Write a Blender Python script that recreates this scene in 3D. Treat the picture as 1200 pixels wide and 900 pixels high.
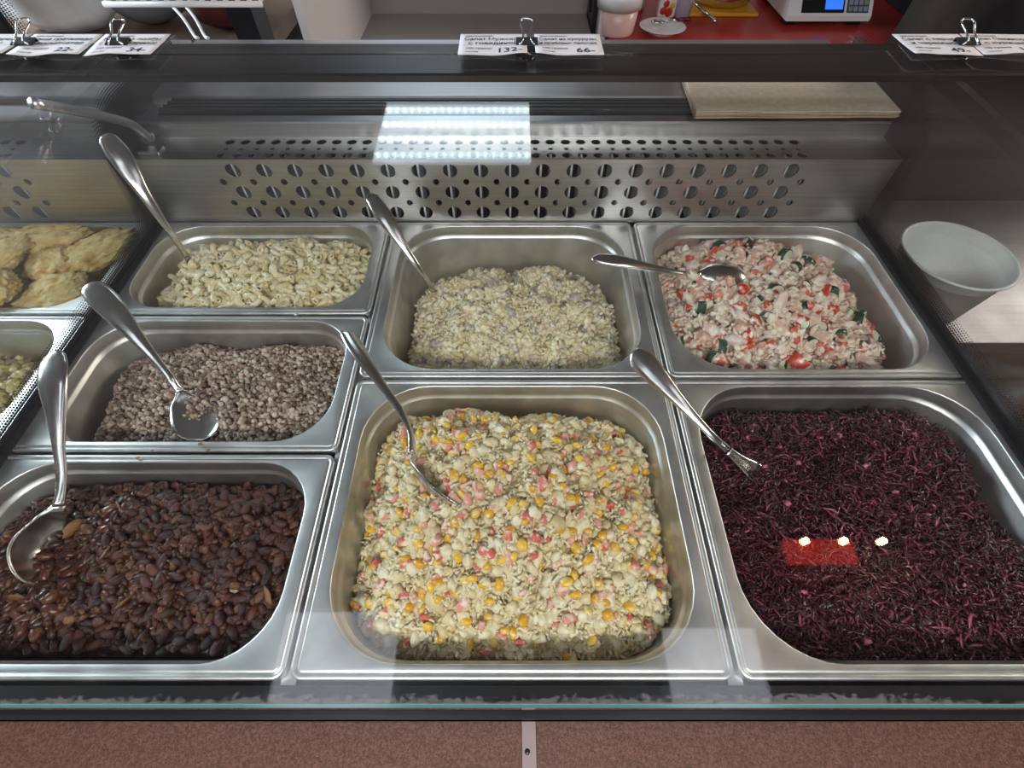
import bpy, bmesh, math, random
import numpy as np
from mathutils import Vector, Matrix

for o in list(bpy.data.objects): bpy.data.objects.remove(o)
SC = bpy.context.scene
COL = SC.collection
rng = np.random.default_rng(7)
random.seed(7)
R = math.radians

# ------------------------------------------------------------------ camera
F = 560.0                      # focal length in pixels of a 1200 px wide frame
TH = R(54.43)                  # pitch below the horizon
CAM = np.array([0.0, 0.0, 0.4025])
cd = bpy.data.cameras.new('camera'); cam = bpy.data.objects.new('camera', cd); COL.objects.link(cam)
cam.location = CAM; cam.rotation_euler = (math.pi/2 - TH, 0, 0)
cd.sensor_width = 36; cd.lens = F/1200*36; cd.clip_start = .01; cd.clip_end = 50
SC.camera = cam
SC.view_settings.view_transform = 'Standard'; SC.view_settings.look = 'None'
SC.view_settings.gamma = 1; SC.view_settings.use_curve_mapping = False
SC.view_settings.exposure = 0.92

# ------------------------------------------------------------------ world and fill lights
w = bpy.data.worlds.new('world'); SC.world = w; w.use_nodes = True
w.node_tree.nodes['Background'].inputs[0].default_value = (.80, .86, 1, 1)
w.node_tree.nodes['Background'].inputs[1].default_value = .12
CEIL = 1.03
def area(name, loc, sx, sy, power, col, rot=(0, 0, 0)):
    l = bpy.data.lights.new(name, 'AREA'); l.shape = 'RECTANGLE'; l.size = sx; l.size_y = sy
    l.energy = power; l.color = col
    o = bpy.data.objects.new(name, l); COL.objects.link(o); o.location = loc; o.rotation_euler = rot
    return o
# unseen area lights added to brighten the case, kept clear of the glass reflections
area('fill_light_behind', (0, -1.0, CEIL-.02), 1.2, .6, 17, (1, .96, .92))
area('fill_light_side', (2.45, 1.2, CEIL-.05), .6, 1.2, 34, (1, .85, .72), (0, R(35), 0))
area('fill_light_far', (-2.45, 1.2, CEIL-.05), .6, 1.2, 74, (.82, .91, 1), (0, R(-35), 0))

# ------------------------------------------------------------------ picture <-> place helpers (used to measure positions)
_f = np.array([0, math.cos(TH), -math.sin(TH)]); _u = np.array([0, math.sin(TH), math.cos(TH)]); _r = np.array([1., 0, 0])
def ray(px, py): return _f + (px-600)/F*_r + (450-py)/F*_u
def PZ(px, py, z):
    v = ray(px, py); return CAM + v*((z-CAM[2])/v[2])
def PX(px, py, X):
    v = ray(px, py); return CAM + v*(X/v[0])
def PY(px, py, Y):
    v = ray(px, py); return CAM + v*(Y/v[1])

# ------------------------------------------------------------------ material helpers
def newmat(name):
    m = bpy.data.materials.new(name); m.use_nodes = True
    nt = m.node_tree; b = nt.nodes['Principled BSDF']
    return m, nt, b
def N(nt, t, **k):
    n = nt.nodes.new(t)
    for a, v in k.items():
        if a in n.inputs.keys(): n.inputs[a].default_value = v
        else: setattr(n, a, v)
    return n
def ramp(nt, stops):
    n = nt.nodes.new('ShaderNodeValToRGB'); e = n.color_ramp.elements
    while len(e) > 1: e.remove(e[-1])
    for i, (p, c) in enumerate(stops):
        q = e[0] if i == 0 else e.new(p)
        q.position = p; q.color = (*c, 1)
    return n
def plain(name, col, rough=.5, metal=0, noise=0, scale=60, bump=0, spec=.5, emit=0):
    m, nt, b = newmat(name)
    b.inputs['Base Color'].default_value = (*col, 1); b.inputs['Roughness'].default_value = rough
    b.inputs['Metallic'].default_value = metal; b.inputs['Specular IOR Level'].default_value = spec
    if emit:
        b.inputs['Emission Color'].default_value = (*col, 1); b.inputs['Emission Strength'].default_value = emit
    if noise or bump:
        tc = N(nt, 'ShaderNodeTexCoord'); no = N(nt, 'ShaderNodeTexNoise', Scale=scale, Detail=5.0)
        nt.links.new(tc.outputs['Object'], no.inputs['Vector'])
        if noise:
            lo = tuple(max(0, c*(1-noise)) for c in col); hi = tuple(min(1, c*(1+noise)) for c in col)
            r = ramp(nt, [(.3, lo), (.7, hi)])
            nt.links.new(no.outputs['Fac'], r.inputs['Fac']); nt.links.new(r.outputs['Color'], b.inputs['Base Color'])
        if bump:
            bp = N(nt, 'ShaderNodeBump', Strength=bump, Distance=.002)
            nt.links.new(no.outputs['Fac'], bp.inputs['Height']); nt.links.new(bp.outputs['Normal'], b.inputs['Normal'])
    return m
def steel(name, col=(.62, .62, .63), rough=.3, stretch=(4, 260, 260), var=.1, bump=.05):
    m, nt, b = newmat(name)
    b.inputs['Metallic'].default_value = 1
    tc = N(nt, 'ShaderNodeTexCoord'); mp = N(nt, 'ShaderNodeMapping'); mp.inputs['Scale'].default_value = stretch
    no = N(nt, 'ShaderNodeTexNoise', Scale=1.5, Detail=4.0)
    n2 = N(nt, 'ShaderNodeTexNoise', Scale=22.0, Detail=6.0)
    nt.links.new(tc.outputs['Object'], mp.inputs['Vector']); nt.links.new(mp.outputs['Vector'], no.inputs['Vector'])
    nt.links.new(tc.outputs['Object'], n2.inputs['Vector'])
    r = ramp(nt, [(.3, tuple(c*.86 for c in col)), (.7, tuple(min(1, c*1.08) for c in col))])
    nt.links.new(no.outputs['Fac'], r.inputs['Fac']); nt.links.new(r.outputs['Color'], b.inputs['Base Color'])
    mr = N(nt, 'ShaderNodeMapRange'); mr.inputs['To Min'].default_value = rough-var; mr.inputs['To Max'].default_value = rough+var
    nt.links.new(n2.outputs['Fac'], mr.inputs['Value']); nt.links.new(mr.outputs['Result'], b.inputs['Roughness'])
    bp = N(nt, 'ShaderNodeBump', Strength=bump, Distance=.0005)
    nt.links.new(no.outputs['Fac'], bp.inputs['Height']); nt.links.new(bp.outputs['Normal'], b.inputs['Normal'])
    return m
def glass(name, tint=(.97, .99, .985), f0=.04):
    m, nt, b = newmat(name); nt.nodes.remove(b)
    out = nt.nodes['Material Output']
    lw = N(nt, 'ShaderNodeLayerWeight'); lw.inputs['Blend'].default_value = .5
    p = N(nt, 'ShaderNodeMath', operation='POWER'); p.inputs[1].default_value = 5
    nt.links.new(lw.outputs['Facing'], p.inputs[0])
    ma = N(nt, 'ShaderNodeMath', operation='MULTIPLY_ADD'); ma.inputs[1].default_value = 1-f0; ma.inputs[2].default_value = f0
    nt.links.new(p.outputs[0], ma.inputs[0])
    t = N(nt, 'ShaderNodeBsdfTransparent'); t.inputs['Color'].default_value = (*tint, 1)
    g = N(nt, 'ShaderNodeBsdfGlossy'); g.inputs['Roughness'].default_value = 0.0
    mx = N(nt, 'ShaderNodeMixShader')
    nt.links.new(ma.outputs[0], mx.inputs[0]); nt.links.new(t.outputs[0], mx.inputs[1]); nt.links.new(g.outputs[0], mx.inputs[2])
    nt.links.new(mx.outputs[0], out.inputs['Surface'])
    return m
def food(name, stops, rough=.4, island=True, noise_scale=90, bump=.3, sss=0, coat=0, mix=None, mixth=(.45, .6), spec=.5):
    """colour ramp picked per piece; optional second colour in noise patches (dressing clinging to the piece)"""
    m, nt, b = newmat(name)
    tc = N(nt, 'ShaderNodeTexCoord')
    no = N(nt, 'ShaderNodeTexNoise', Scale=float(noise_scale), Detail=5.0)
    nt.links.new(tc.outputs['Object'], no.inputs['Vector'])
    r = ramp(nt, stops)
    if island == 'object':
        oi = N(nt, 'ShaderNodeObjectInfo'); nt.links.new(oi.outputs['Random'], r.inputs['Fac'])
    elif island:
        ge = N(nt, 'ShaderNodeNewGeometry'); nt.links.new(ge.outputs['Random Per Island'], r.inputs['Fac'])
    else:
        nt.links.new(no.outputs['Fac'], r.inputs['Fac'])
    src = r.outputs['Color']
    if mix is not None:
        ge2 = N(nt, 'ShaderNodeNewGeometry')
        n3 = N(nt, 'ShaderNodeTexNoise', Scale=float(noise_scale)*1.0, Detail=4.0)
        nt.links.new(ge2.outputs['Position'], n3.inputs['Vector'])
        rm = ramp(nt, [(mixth[0], (0, 0, 0)), (mixth[1], (1, 1, 1))])
        nt.links.new(n3.outputs['Fac'], rm.inputs['Fac'])
        mx = N(nt, 'ShaderNodeMix', data_type='RGBA')
        nt.links.new(rm.outputs['Color'], mx.inputs[0]); nt.links.new(src, mx.inputs[6]); mx.inputs[7].default_value = (*mix, 1)
        src = mx.outputs[2]
    nt.links.new(src, b.inputs['Base Color'])
    b.inputs['Roughness'].default_value = rough; b.inputs['Specular IOR Level'].default_value = spec
    if coat: b.inputs['Coat Weight'].default_value = coat; b.inputs['Coat Roughness'].default_value = .12
    if sss:
        b.inputs['Subsurface Weight'].default_value = sss; b.inputs['Subsurface Radius'].default_value = (.004, .003, .002)
        b.inputs['Subsurface Scale'].default_value = 1
    if bump:
        bp = N(nt, 'ShaderNodeBump', Strength=bump, Distance=.0015)
        nt.links.new(no.outputs['Fac'], bp.inputs['Height']); nt.links.new(bp.outputs['Normal'], b.inputs['Normal'])
    return m

M = {}
M['steel'] = steel('brushed_steel', (.64, .64, .655), .36)
M['pan'] = steel('pan_steel', (.74, .735, .73), .42, stretch=(30, 30, 30), var=.08, bump=.02)
M['plenum'] = steel('plenum_steel', (.60, .59, .58), .38)
M['spoon'] = steel('spoon_steel', (.72, .69, .67), .22, stretch=(30, 30, 30), var=.06, bump=.02)
M['chrome'] = plain('chrome_wire', (.8, .8, .82), .12, 1)
M['dark_inside'] = plain('dark_duct', (.02, .02, .022), .7)
M['fin'] = plain('fin_aluminium', (.80, .81, .83), .5, .6)
M['black'] = plain('black_plastic', (.012, .012, .014), .35)
M['rubber'] = plain('black_rubber_gasket', (.010, .010, .013), .6, spec=.25)
M['beam'] = steel('dark_beam', (.10, .095, .10), .34)
M['track'] = plain('dark_track_plastic', (.05, .052, .058), .4)
M['glass'] = glass('clear_glass')
M['side_glass'] = glass('side_pane_glass', (.95, .97, .97), .035)
M['edge'] = plain('polished_glass_edge', (.07, .19, .18), .15, spec=.8)
M['paper'] = plain('white_paper', (.80, .79, .82), .75)
M['ink'] = plain('black_ink', (.02, .02, .03), .8)
M['kraft'] = plain('kraft_paper', (.84, .68, .52), .85, noise=.12, scale=140)
M['kraft_edge'] = plain('kraft_paper_darker', (.50, .38, .28), .85, noise=.12, scale=140)
M['wall'] = plain('painted_wall', (.34, .31, .30), .8)
M['ceiling'] = plain('ceiling_board', (.24, .23, .235), .8)
M['tile_white'] = plain('white_ceiling_board', (.75, .76, .80), .7)
M['floor'] = plain('floor_lino', (.22, .15, .12), .5, noise=.2, scale=20)
M['white_plastic'] = plain('white_plastic', (.78, .78, .79), .35)
M['cup'] = plain('white_paperboard', (.72, .70, .69), .6, noise=.03, scale=300)
M['red_top'] = plain('red_worktop', (.42, .035, .025), .3, noise=.12, scale=9)
M['grey_metal'] = plain('grey_painted_metal', (.30, .28, .28), .5)
M['white_metal'] = plain('white_painted_metal', (.60, .59, .61), .45)
M['wood'] = plain('brown_wood', (.20, .115, .085), .5, noise=.25, scale=14)
M['darkwood'] = plain('dark_brown_board', (.045, .034, .034), .4, noise=.2, scale=10)
M['charcoal'] = plain('charcoal_cloth', (.022, .026, .032), .85, noise=.3, scale=18)
M['bag'] = plain('thin_white_film', (.74, .78, .80), .3, noise=.1, scale=20)

# ------------------------------------------------------------------ object helpers
def link(o, parent=None):
    COL.objects.link(o)
    if parent is not None: o.parent = parent
    return o
def tag(o, label=None, cat=None, group=None, kind=None):
    if label: o['label'] = label
    if cat: o['category'] = cat
    if group: o['group'] = group
    if kind: o['kind'] = kind
    return o
def empty(name, loc=(0, 0, 0)):
    o = bpy.data.objects.new(name, None); o.empty_display_size = .02; o.location = loc
    return link(o)
def mesh_np(name, V, Fc, smooth=True):
    me = bpy.data.meshes.new(name); me.from_pydata([tuple(map(float, v)) for v in V], [], [tuple(map(int, q)) for q in Fc])
    if smooth: me.polygons.foreach_set('use_smooth', [True]*len(me.polygons))
    me.update(); return me
def mesh_tris(name, V, T, smooth=True):
    """fast triangle mesh from numpy arrays"""
    me = bpy.data.meshes.new(name); n = len(V); t = len(T)
    me.vertices.add(n); me.vertices.foreach_set('co', V.astype(np.float32).ravel())
    me.loops.add(t*3); me.loops.foreach_set('vertex_index', T.astype(np.int32).ravel())
    me.polygons.add(t); me.polygons.foreach_set('loop_start', np.arange(0, t*3, 3, dtype=np.int32))
    me.polygons.foreach_set('loop_total', np.full(t, 3, dtype=np.int32))
    me.polygons.foreach_set('use_smooth', np.full(t, smooth))
    me.update(calc_edges=True); me.validate(); return me
def ob(name, me, mat, parent=None, loc=None):
    o = bpy.data.objects.new(name, me)
    if mat is not None and not me.materials: me.materials.append(mat)
    link(o, parent)
    if loc is not None: o.location = loc
    return o
def ob_at(name, me, mat, parent):
    """mesh given in world coordinates under a parent that sits somewhere"""
    o = ob(name, me, mat, parent); o.location = -Vector(parent.location); return o
def box_bm(bm, x0, x1, y0, y1, z0, z1):
    vs = [bm.verts.new(p) for p in ((x0,y0,z0),(x1,y0,z0),(x1,y1,z0),(x0,y1,z0),(x0,y0,z1),(x1,y0,z1),(x1,y1,z1),(x0,y1,z1))]
    for q in ((0,3,2,1),(4,5,6,7),(0,1,5,4),(1,2,6,5),(2,3,7,6),(3,0,4,7)): bm.faces.new([vs[i] for i in q])
def bm_mesh(name, bm, bevel=0, seg=2, smooth=False):
    if bevel:
        bmesh.ops.bevel(bm, geom=list(bm.edges), offset=bevel, segments=seg, affect='EDGES', profile=.5)
    me = bpy.data.meshes.new(name); bm.to_mesh(me); bm.free()
    if smooth: me.polygons.foreach_set('use_smooth', [True]*len(me.polygons))
    return me
def box(name, x0, x1, y0, y1, z0, z1, mat, parent=None, bevel=0):
    bm = bmesh.new(); box_bm(bm, x0, x1, y0, y1, z0, z1)
    me = bm_mesh(name, bm, bevel)
    o = ob(name, me, mat, parent)
    if parent is not None: o.location = -Vector(parent.location)
    return o
def extrude_profile(name, prof, x0, x1, mat, parent=None, closed=False):
    """sheet with a (y,z) profile swept along X"""
    n = len(prof); V = [(x0, y, z) for y, z in prof]+[(x1, y, z) for y, z in prof]
    Fc = [(i, (i+1) % n, n+(i+1) % n, n+i) for i in range(n if closed else n-1)]
    if closed: Fc += [tuple(range(n))[::-1], tuple(range(n, 2*n))]
    o = ob(name, mesh_np(name, V, Fc, False), mat, parent)
    if parent is not None: o.location = -Vector(parent.location)
    return o
def tube_np(pts, rad, sides=8, caps=True):
    P = np.array(pts, float); n = len(P)
    rad = np.full(n, rad) if np.isscalar(rad) else np.array(rad)
    T = np.gradient(P, axis=0); T /= np.linalg.norm(T, axis=1)[:, None]
    V = []; ref = np.array([0.1, .2, 1.]); 
    for i in range(n):
        a = np.cross(T[i], ref); 
        if np.linalg.norm(a) < 1e-3: a = np.cross(T[i], [1, 0, 0])
        a /= np.linalg.norm(a); b = np.cross(T[i], a)
        for k in range(sides):
            t = 2*math.pi*k/sides; V.append(P[i]+rad[i]*(a*math.cos(t)+b*math.sin(t)))
    Fc = [(i*sides+k, i*sides+(k+1) % sides, (i+1)*sides+(k+1) % sides, (i+1)*sides+k) for i in range(n-1) for k in range(sides)]
    if caps: Fc += [tuple(range(sides))[::-1], tuple(range((n-1)*sides, n*sides))]
    return np.array(V), Fc
def lathe(prof, sides=40):
    V = []; n = len(prof)
    for r, z in prof:
        for k in range(sides):
            t = 2*math.pi*k/sides; V.append((r*math.cos(t), r*math.sin(t), z))
    Fc = [(i*sides+k, i*sides+(k+1) % sides, (i+1)*sides+(k+1) % sides, (i+1)*sides+k) for i in range(n-1) for k in range(sides)]
    return V, Fc
def catmull(P, m=8):
    P = np.array(P, float); Q = np.vstack([2*P[0]-P[1], P, 2*P[-1]-P[-2]]); out = []
    for i in range(1, len(Q)-2):
        for k in range(m):
            t = k/m; a, b, c, d = Q[i-1], Q[i], Q[i+1], Q[i+2]
            out.append(.5*(2*b+(c-a)*t+(2*a-5*b+4*c-d)*t*t+(3*b-a-3*c+d)*t**3))
    out.append(Q[-2]); return np.array(out)

# ================================================================== THE ROOM
FL = -.95
def structure(o): o['kind'] = 'structure'; return o
structure(box('floor', -3, 3, -2.5, 3.2, FL-.05, FL, M['floor']))
structure(box('wall_back', -3, 3, 3.0, 3.1, FL, CEIL+.02, M['wall']))
structure(box('wall_left', -3.1, -3.0, -2.5, 3.1, FL, CEIL+.02, M['wall']))
structure(box('wall_right', 3.0, 3.1, -2.5, 3.1, FL, CEIL+.02, M['wall']))
structure(box('wall_front', -3, 3, -2.6, -2.5, FL, CEIL+.02, M['wall']))
ce = structure(box('ceiling', -3, 3, -2.5, 3.1, CEIL+.02, CEIL+.08, M['ceiling']))

# the luminaire whose mirror image lies on the glass: frame, four led strips behind a prismatic sheet
def led_material():
    m, nt, b = newmat('led_diffuser'); nt.nodes.remove(b); out = nt.nodes['Material Output']
    tc = N(nt, 'ShaderNodeTexCoord'); sp = N(nt, 'ShaderNodeSeparateXYZ'); nt.links.new(tc.outputs['UV'], sp.inputs[0])
    def stripes(sock, count, lo, hi):
        a = N(nt, 'ShaderNodeMath', operation='MULTIPLY'); a.inputs[1].default_value = count; nt.links.new(sock, a.inputs[0])
        fr = N(nt, 'ShaderNodeMath', operation='FRACT'); nt.links.new(a.outputs[0], fr.inputs[0])
        s = N(nt, 'ShaderNodeMath', operation='SUBTRACT'); s.inputs[1].default_value = .5; nt.links.new(fr.outputs[0], s.inputs[0])
        ab = N(nt, 'ShaderNodeMath', operation='ABSOLUTE'); nt.links.new(s.outputs[0], ab.inputs[0])
        mr = N(nt, 'ShaderNodeMapRange'); mr.inputs['From Min'].default_value = lo; mr.inputs['From Max'].default_value = hi
        mr.inputs['To Min'].default_value = 1; mr.inputs['To Max'].default_value = 0
        nt.links.new(ab.outputs[0], mr.inputs['Value']); return mr.outputs['Result']
    row = stripes(sp.outputs['Y'], 4, .03, .20); dot = stripes(sp.outputs['X'], 19, .05, .3)
    mu = N(nt, 'ShaderNodeMath', operation='MULTIPLY_ADD'); mu.inputs[1].default_value = .7; mu.inputs[2].default_value = .6
    nt.links.new(dot, mu.inputs[0])
    m2 = N(nt, 'ShaderNodeMath', operation='MULTIPLY'); nt.links.new(row, m2.inputs[0]); nt.links.new(mu.outputs[0], m2.inputs[1])
    m3 = N(nt, 'ShaderNodeMath', operation='MULTIPLY_ADD'); m3.inputs[1].default_value = 5.6; m3.inputs[2].default_value = 1.9
    nt.links.new(m2.outputs[0], m3.inputs[0])
    e = N(nt, 'ShaderNodeEmission'); e.inputs['Color'].default_value = (.74, .90, 1, 1)
    nt.links.new(m3.outputs[0], e.inputs['Strength']); nt.links.new(e.outputs[0], out.inputs['Surface'])
    return m
M['led'] = led_material()
M['soft_led'] = plain('soft_led_sheet', (.86, .90, 1), .5, emit=1.3)
lum = empty('ceiling_luminaire', (-.228, 1.885, 1.0))
tag(lum, 'square white LED ceiling luminaire mirrored in the glass top of the salad case', 'ceiling light')
me = mesh_np('diffuser', [(-.30, -.21, 0), (.30, -.21, 0), (.30, .21, 0), (-.30, .21, 0)], [(3, 2, 1, 0)], False)
uv = me.uv_layers.new(name='UVMap')
for li, l in enumerate(me.loops):
    v = me.vertices[l.vertex_index].co; uv.data[li].uv = (v.x/.6+.5, v.y/.42+.5)
ob('diffuser', me, M['led'], lum)
bm = bmesh.new(); box_bm(bm, -.315, .315, -.225, .225, .001, .05)
ob('housing', bm_mesh('housing', bm), M['white_metal'], lum)
# slim glowing light panels on the ceiling above the customer, mirrored in the glass
for x0, x1, y0, y1 in ((-.47, -.235, -.55, .14), (.31, .50, -.55, .11)):
    lm = empty('ceiling_luminaire', ((x0+x1)/2, (y0+y1)/2, CEIL)); tag(lm, 'slim cool-white ceiling light above the customer side, left of the camera' if 0 else ('slim ceiling light strip above the stewed beans' if x0 < 0 else 'slim ceiling light strip above the cabbage salad'), 'ceiling light')
    box('diffuser', x0, x1, y0, y1, CEIL-.012, CEIL-.010, M['soft_led'], lm); box('housing', x0-.01, x1+.01, y0-.01, y1+.01, CEIL-.0095, CEIL+.019, M['white_metal'], lm)

# warm spotlight bar with a red lit sign overhead
sg = empty('overhead_sign', (.68, .24, .985)); tag(sg, 'small red lit sign with three warm spotlights overhead', 'sign')
M['sign_red'] = plain('red_lit_sign', (1, .06, .03), .5, emit=1.3)
M['bulb'] = plain('warm_bulb', (1, .75, .45), .3, emit=30)
box('sign_panel', .60, .745, .232, .282, .985, 1.0, M['sign_red'], sg)
for bx in (.642, .727, .812):
    V, Fc = lathe([(0.0005, -.008), (.005, -.007), (.008, -.003), (.008, .003), (.006, .008)], 16)
    ob('bulb', mesh_np('bulb', V, Fc), M['bulb'], sg, (bx-.68, .278-.24, 0))
box('mounting_bar', .58, .86, .283, .30, .985, 1.05, M['black'], sg)

# ================================================================== THE DISPLAY CASE
def circle_cell(V, Fc, x0, x1, v0, v1, cx, cv, r, fn, seg=16):
    """rectangle (x0..x1, v0..v1) with a round hole; fn maps (x, v, depth) to 3d"""
    ring = []; outer = []; back = []
    for k in range(seg):
        t = 2*math.pi*(k+.5)/seg; c, s = math.cos(t), math.sin(t)
        ring.append((cx+r*c, cv+r*s))
        dx = (x1-cx if c > 0 else x0-cx); dv = (v1-cv if s > 0 else v0-cv)
        q = min(dx/c if abs(c) > 1e-6 else 9, dv/s if abs(s) > 1e-6 else 9)
        outer.append((cx+q*c, cv+q*s))
    b = len(V)
    V += [fn(*p, 0) for p in ring]+[fn(*p, 0) for p in outer]+[fn(*p, .0015) for p in ring]
    cor = [(x1, v1), (x0, v1), (x0, v0), (x1, v0)]; cb = len(V); V += [fn(*p, 0) for p in cor]
    for k in range(seg):
        n = (k+1) % seg
        a, c2 = outer[k], outer[n]
        onx = lambda p: abs(p[0]-x0) < 1e-9 or abs(p[0]-x1) < 1e-9
        if onx(a) != onx(c2):
            px = a if onx(a) else c2; py = c2 if onx(a) else a
            ci = min(range(4), key=lambda i: abs(cor[i][0]-px[0])+abs(cor[i][1]-py[1]))
            Fc.append((b+k, b+seg+k, cb+ci, b+seg+n, b+n))
        else: Fc.append((b+k, b+seg+k, b+seg+n, b+n))
        Fc.append((b+k, b+n, b+2*seg+n, b+2*seg+k))
def plate_rows(rows, X0, X1, fn):
    """rows: (v0, v1, vc, r, pitch, xs) strips of holes closed to X0..X1 on both ends"""
    V = []; Fc = []
    def quad(x0, x1, v0, v1):
        b = len(V); V.extend([fn(x0, v0, 0), fn(x1, v0, 0), fn(x1, v1, 0), fn(x0, v1, 0)]); Fc.append((b, b+1, b+2, b+3))
    for v0, v1, vc, r, pitch, xs in rows:
        if xs is None: quad(X0, X1, v0, v1); continue
        quad(X0, xs[0]-pitch/2, v0, v1); quad(xs[-1]+pitch/2, X1, v0, v1)
        for x in xs: circle_cell(V, Fc, x-pitch/2, x+pitch/2, v0, v1, x, vc, r, fn)
    return V, Fc
YB = .562                       # back end of the pan well
def build_plenum(case, cx, half):
    X0, X1 = cx-half, cx+half; p = .0386; q = .01935
    big = [cx+k*p for k in range(-9, 10)]; small = [cx+(k+.5)*p for k in range(-10, 10)]
    top = [cx+(k+.5)*q for k in range(-19, 19)]
    rows = [(-.002, .0033, 0, 0, 0, None)]
    for zc, r, xs, h in ((.0135, .0092, big, .0102), (.0283, .0040, small, .0046), (.0431, .0092, big, .0102), (.0579, .0040, small, .0046), (.0727, .0092, big, .0102)):
        rows.append((zc-h, zc+h, zc, r, p, xs))
    rows.append((.0829, .0875, 0, 0, 0, None))
    V, Fc = plate_rows(rows, X0, X1, lambda x, v, d: (x, YB+d, v))
    ob_at('perforated_face', mesh_np('perforated_face', V, Fc, False), M['plenum'], case)
    rows = [(YB, .5650, 0, 0, 0, None), (.5650, .5790, .572, .0060, q, top), (.5790, .5950, .5870, .0030, q, top), (.5950, .6105, .6030, .0060, q, top), (.6105, .615, 0, 0, 0, None)]
    V, Fc = plate_rows(rows, X0, X1, lambda x, v, d: (x, v, .0875-d))
    ob_at('perforated_top', mesh_np('perforated_top', V, Fc, False), M['plenum'], case)
    extrude_profile('riser_sheet', [(.615, .0875), (.6165, .1035), (.6185, .1055), (.634, .1055), (.6345, .1035), (.6345, .1015), (.676, .1015), (.676, .108), (.6775, .110), (.86, .112), (.86, -.05)], X0, X1, M['steel'], case)
    box('duct_lining', X0+.002, X1-.002, .600, .612, -.01, .084, M['dark_inside'], case)
    box('duct_floor', X0+.002, X1-.002, .566, .600, -.012, -.008, M['dark_inside'], case)
    # evaporator fins seen through the holes
    bm = bmesh.new()
    x = X0+.02
    while x < X1-.02:
        box_bm(bm, x, x+.0026, .5690, .598, -.005, .080); x += .01287
    o = ob_at('fin_block', bm_mesh('fin_block', bm), M['fin'], case); o['kind'] = 'stuff'
    for s, xe in ((-1, X0), (1, X1)):     # closed ends of the housing
        V = [(xe, y, z) for y, z in ((YB, -.002), (YB, .0875), (.615, .0875), (.6165, .1035), (.6185, .1055), (.634, .1055), (.6345, .1015), (.676, .1015), (.6775, .110), (.86, .112), (.86, -.05))]
        ob_at('end_plate', mesh_np('end_plate', V, [tuple(range(len(V)))], False), M['steel'], case)
    t = empty('tmp')
    bpy.data.objects.remove(t)

ALPHA = R(1.8)
GB = np.array([0, .645, .180])              # back edge of the glass top
def gz(y): return GB[2]+(y-GB[1])*math.tan(ALPHA)
GX = .475
case = empty('display_case', (0, .3, FL))
tag(case, 'glass-topped steel salad display case holding seven pans', 'display case')
build_plenum(case, .0, .487)
box('cabinet_body', -.497, .497, .006, .86, FL, -.125, M['steel'], case)
box('well_front_strip', -.497, .497, .0075, .0235, -.125, -.004, M['black'], case)
box('front_channel', -.480, .480, .0035, .0075, -.125, .004, M['black'], case)
box('well_wall', -.497, -.490, .0235, .562, -.125, -.008, M['steel'], case)
box('well_wall', .490, .497, .0235, .562, -.125, -.008, M['steel'], case)
# cross bars that carry the pan rims
for xb in (-.1635, .1635): box('pan_support_bar', xb-.0055, xb+.0055, .024, .561, -.016, -.0085, M['steel'], case)
box('pan_support_bar', -.158, .488, .2905, .3005, -.015, -.0085, M['steel'], case)
# dark beam under the back of the glass
BEAM = [(.598, .159), (.598, .166), (.600, .1675), (.648, .1682), (.650, .1690), (.679, .1690), (.679, .150), (.640, .150)]
extrude_profile('canopy_beam', BEAM, -.480, .480, M['beam'], case, closed=True)
# glass top (a slab with real thickness) and the upright front pane under its front edge
GT = .006
def slab(name, x0, x1, y0, y1, mat, parent, th=GT):
    V = [(x, y, gz(y)-d) for d in (0, th) for x, y in ((x0, y0), (x1, y0), (x1, y1), (x0, y1))]
    Fc = [(0, 1, 2, 3), (7, 6, 5, 4), (0, 4, 5, 1), (1, 5, 6, 2), (2, 6, 7, 3), (3, 7, 4, 0)]
    return ob_at(name, mesh_np(name, V, Fc, False), mat, parent)
FY = PZ(600, 829.5, gz(.006))[1]
def glass_set(x0, x1, case):
    t = slab('glass_top', x0, x1, FY+.0015, GB[1], M['glass'], case)
    slab('polished_edge', x0, x1, FY, FY+.0014, M['edge'], case)
    box('front_pane', x0, x1, FY, FY+.001, .004, gz(FY)-GT-.001, M['glass'], case)
    return t
top = glass_set(-.4795, .4795, case)

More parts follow.
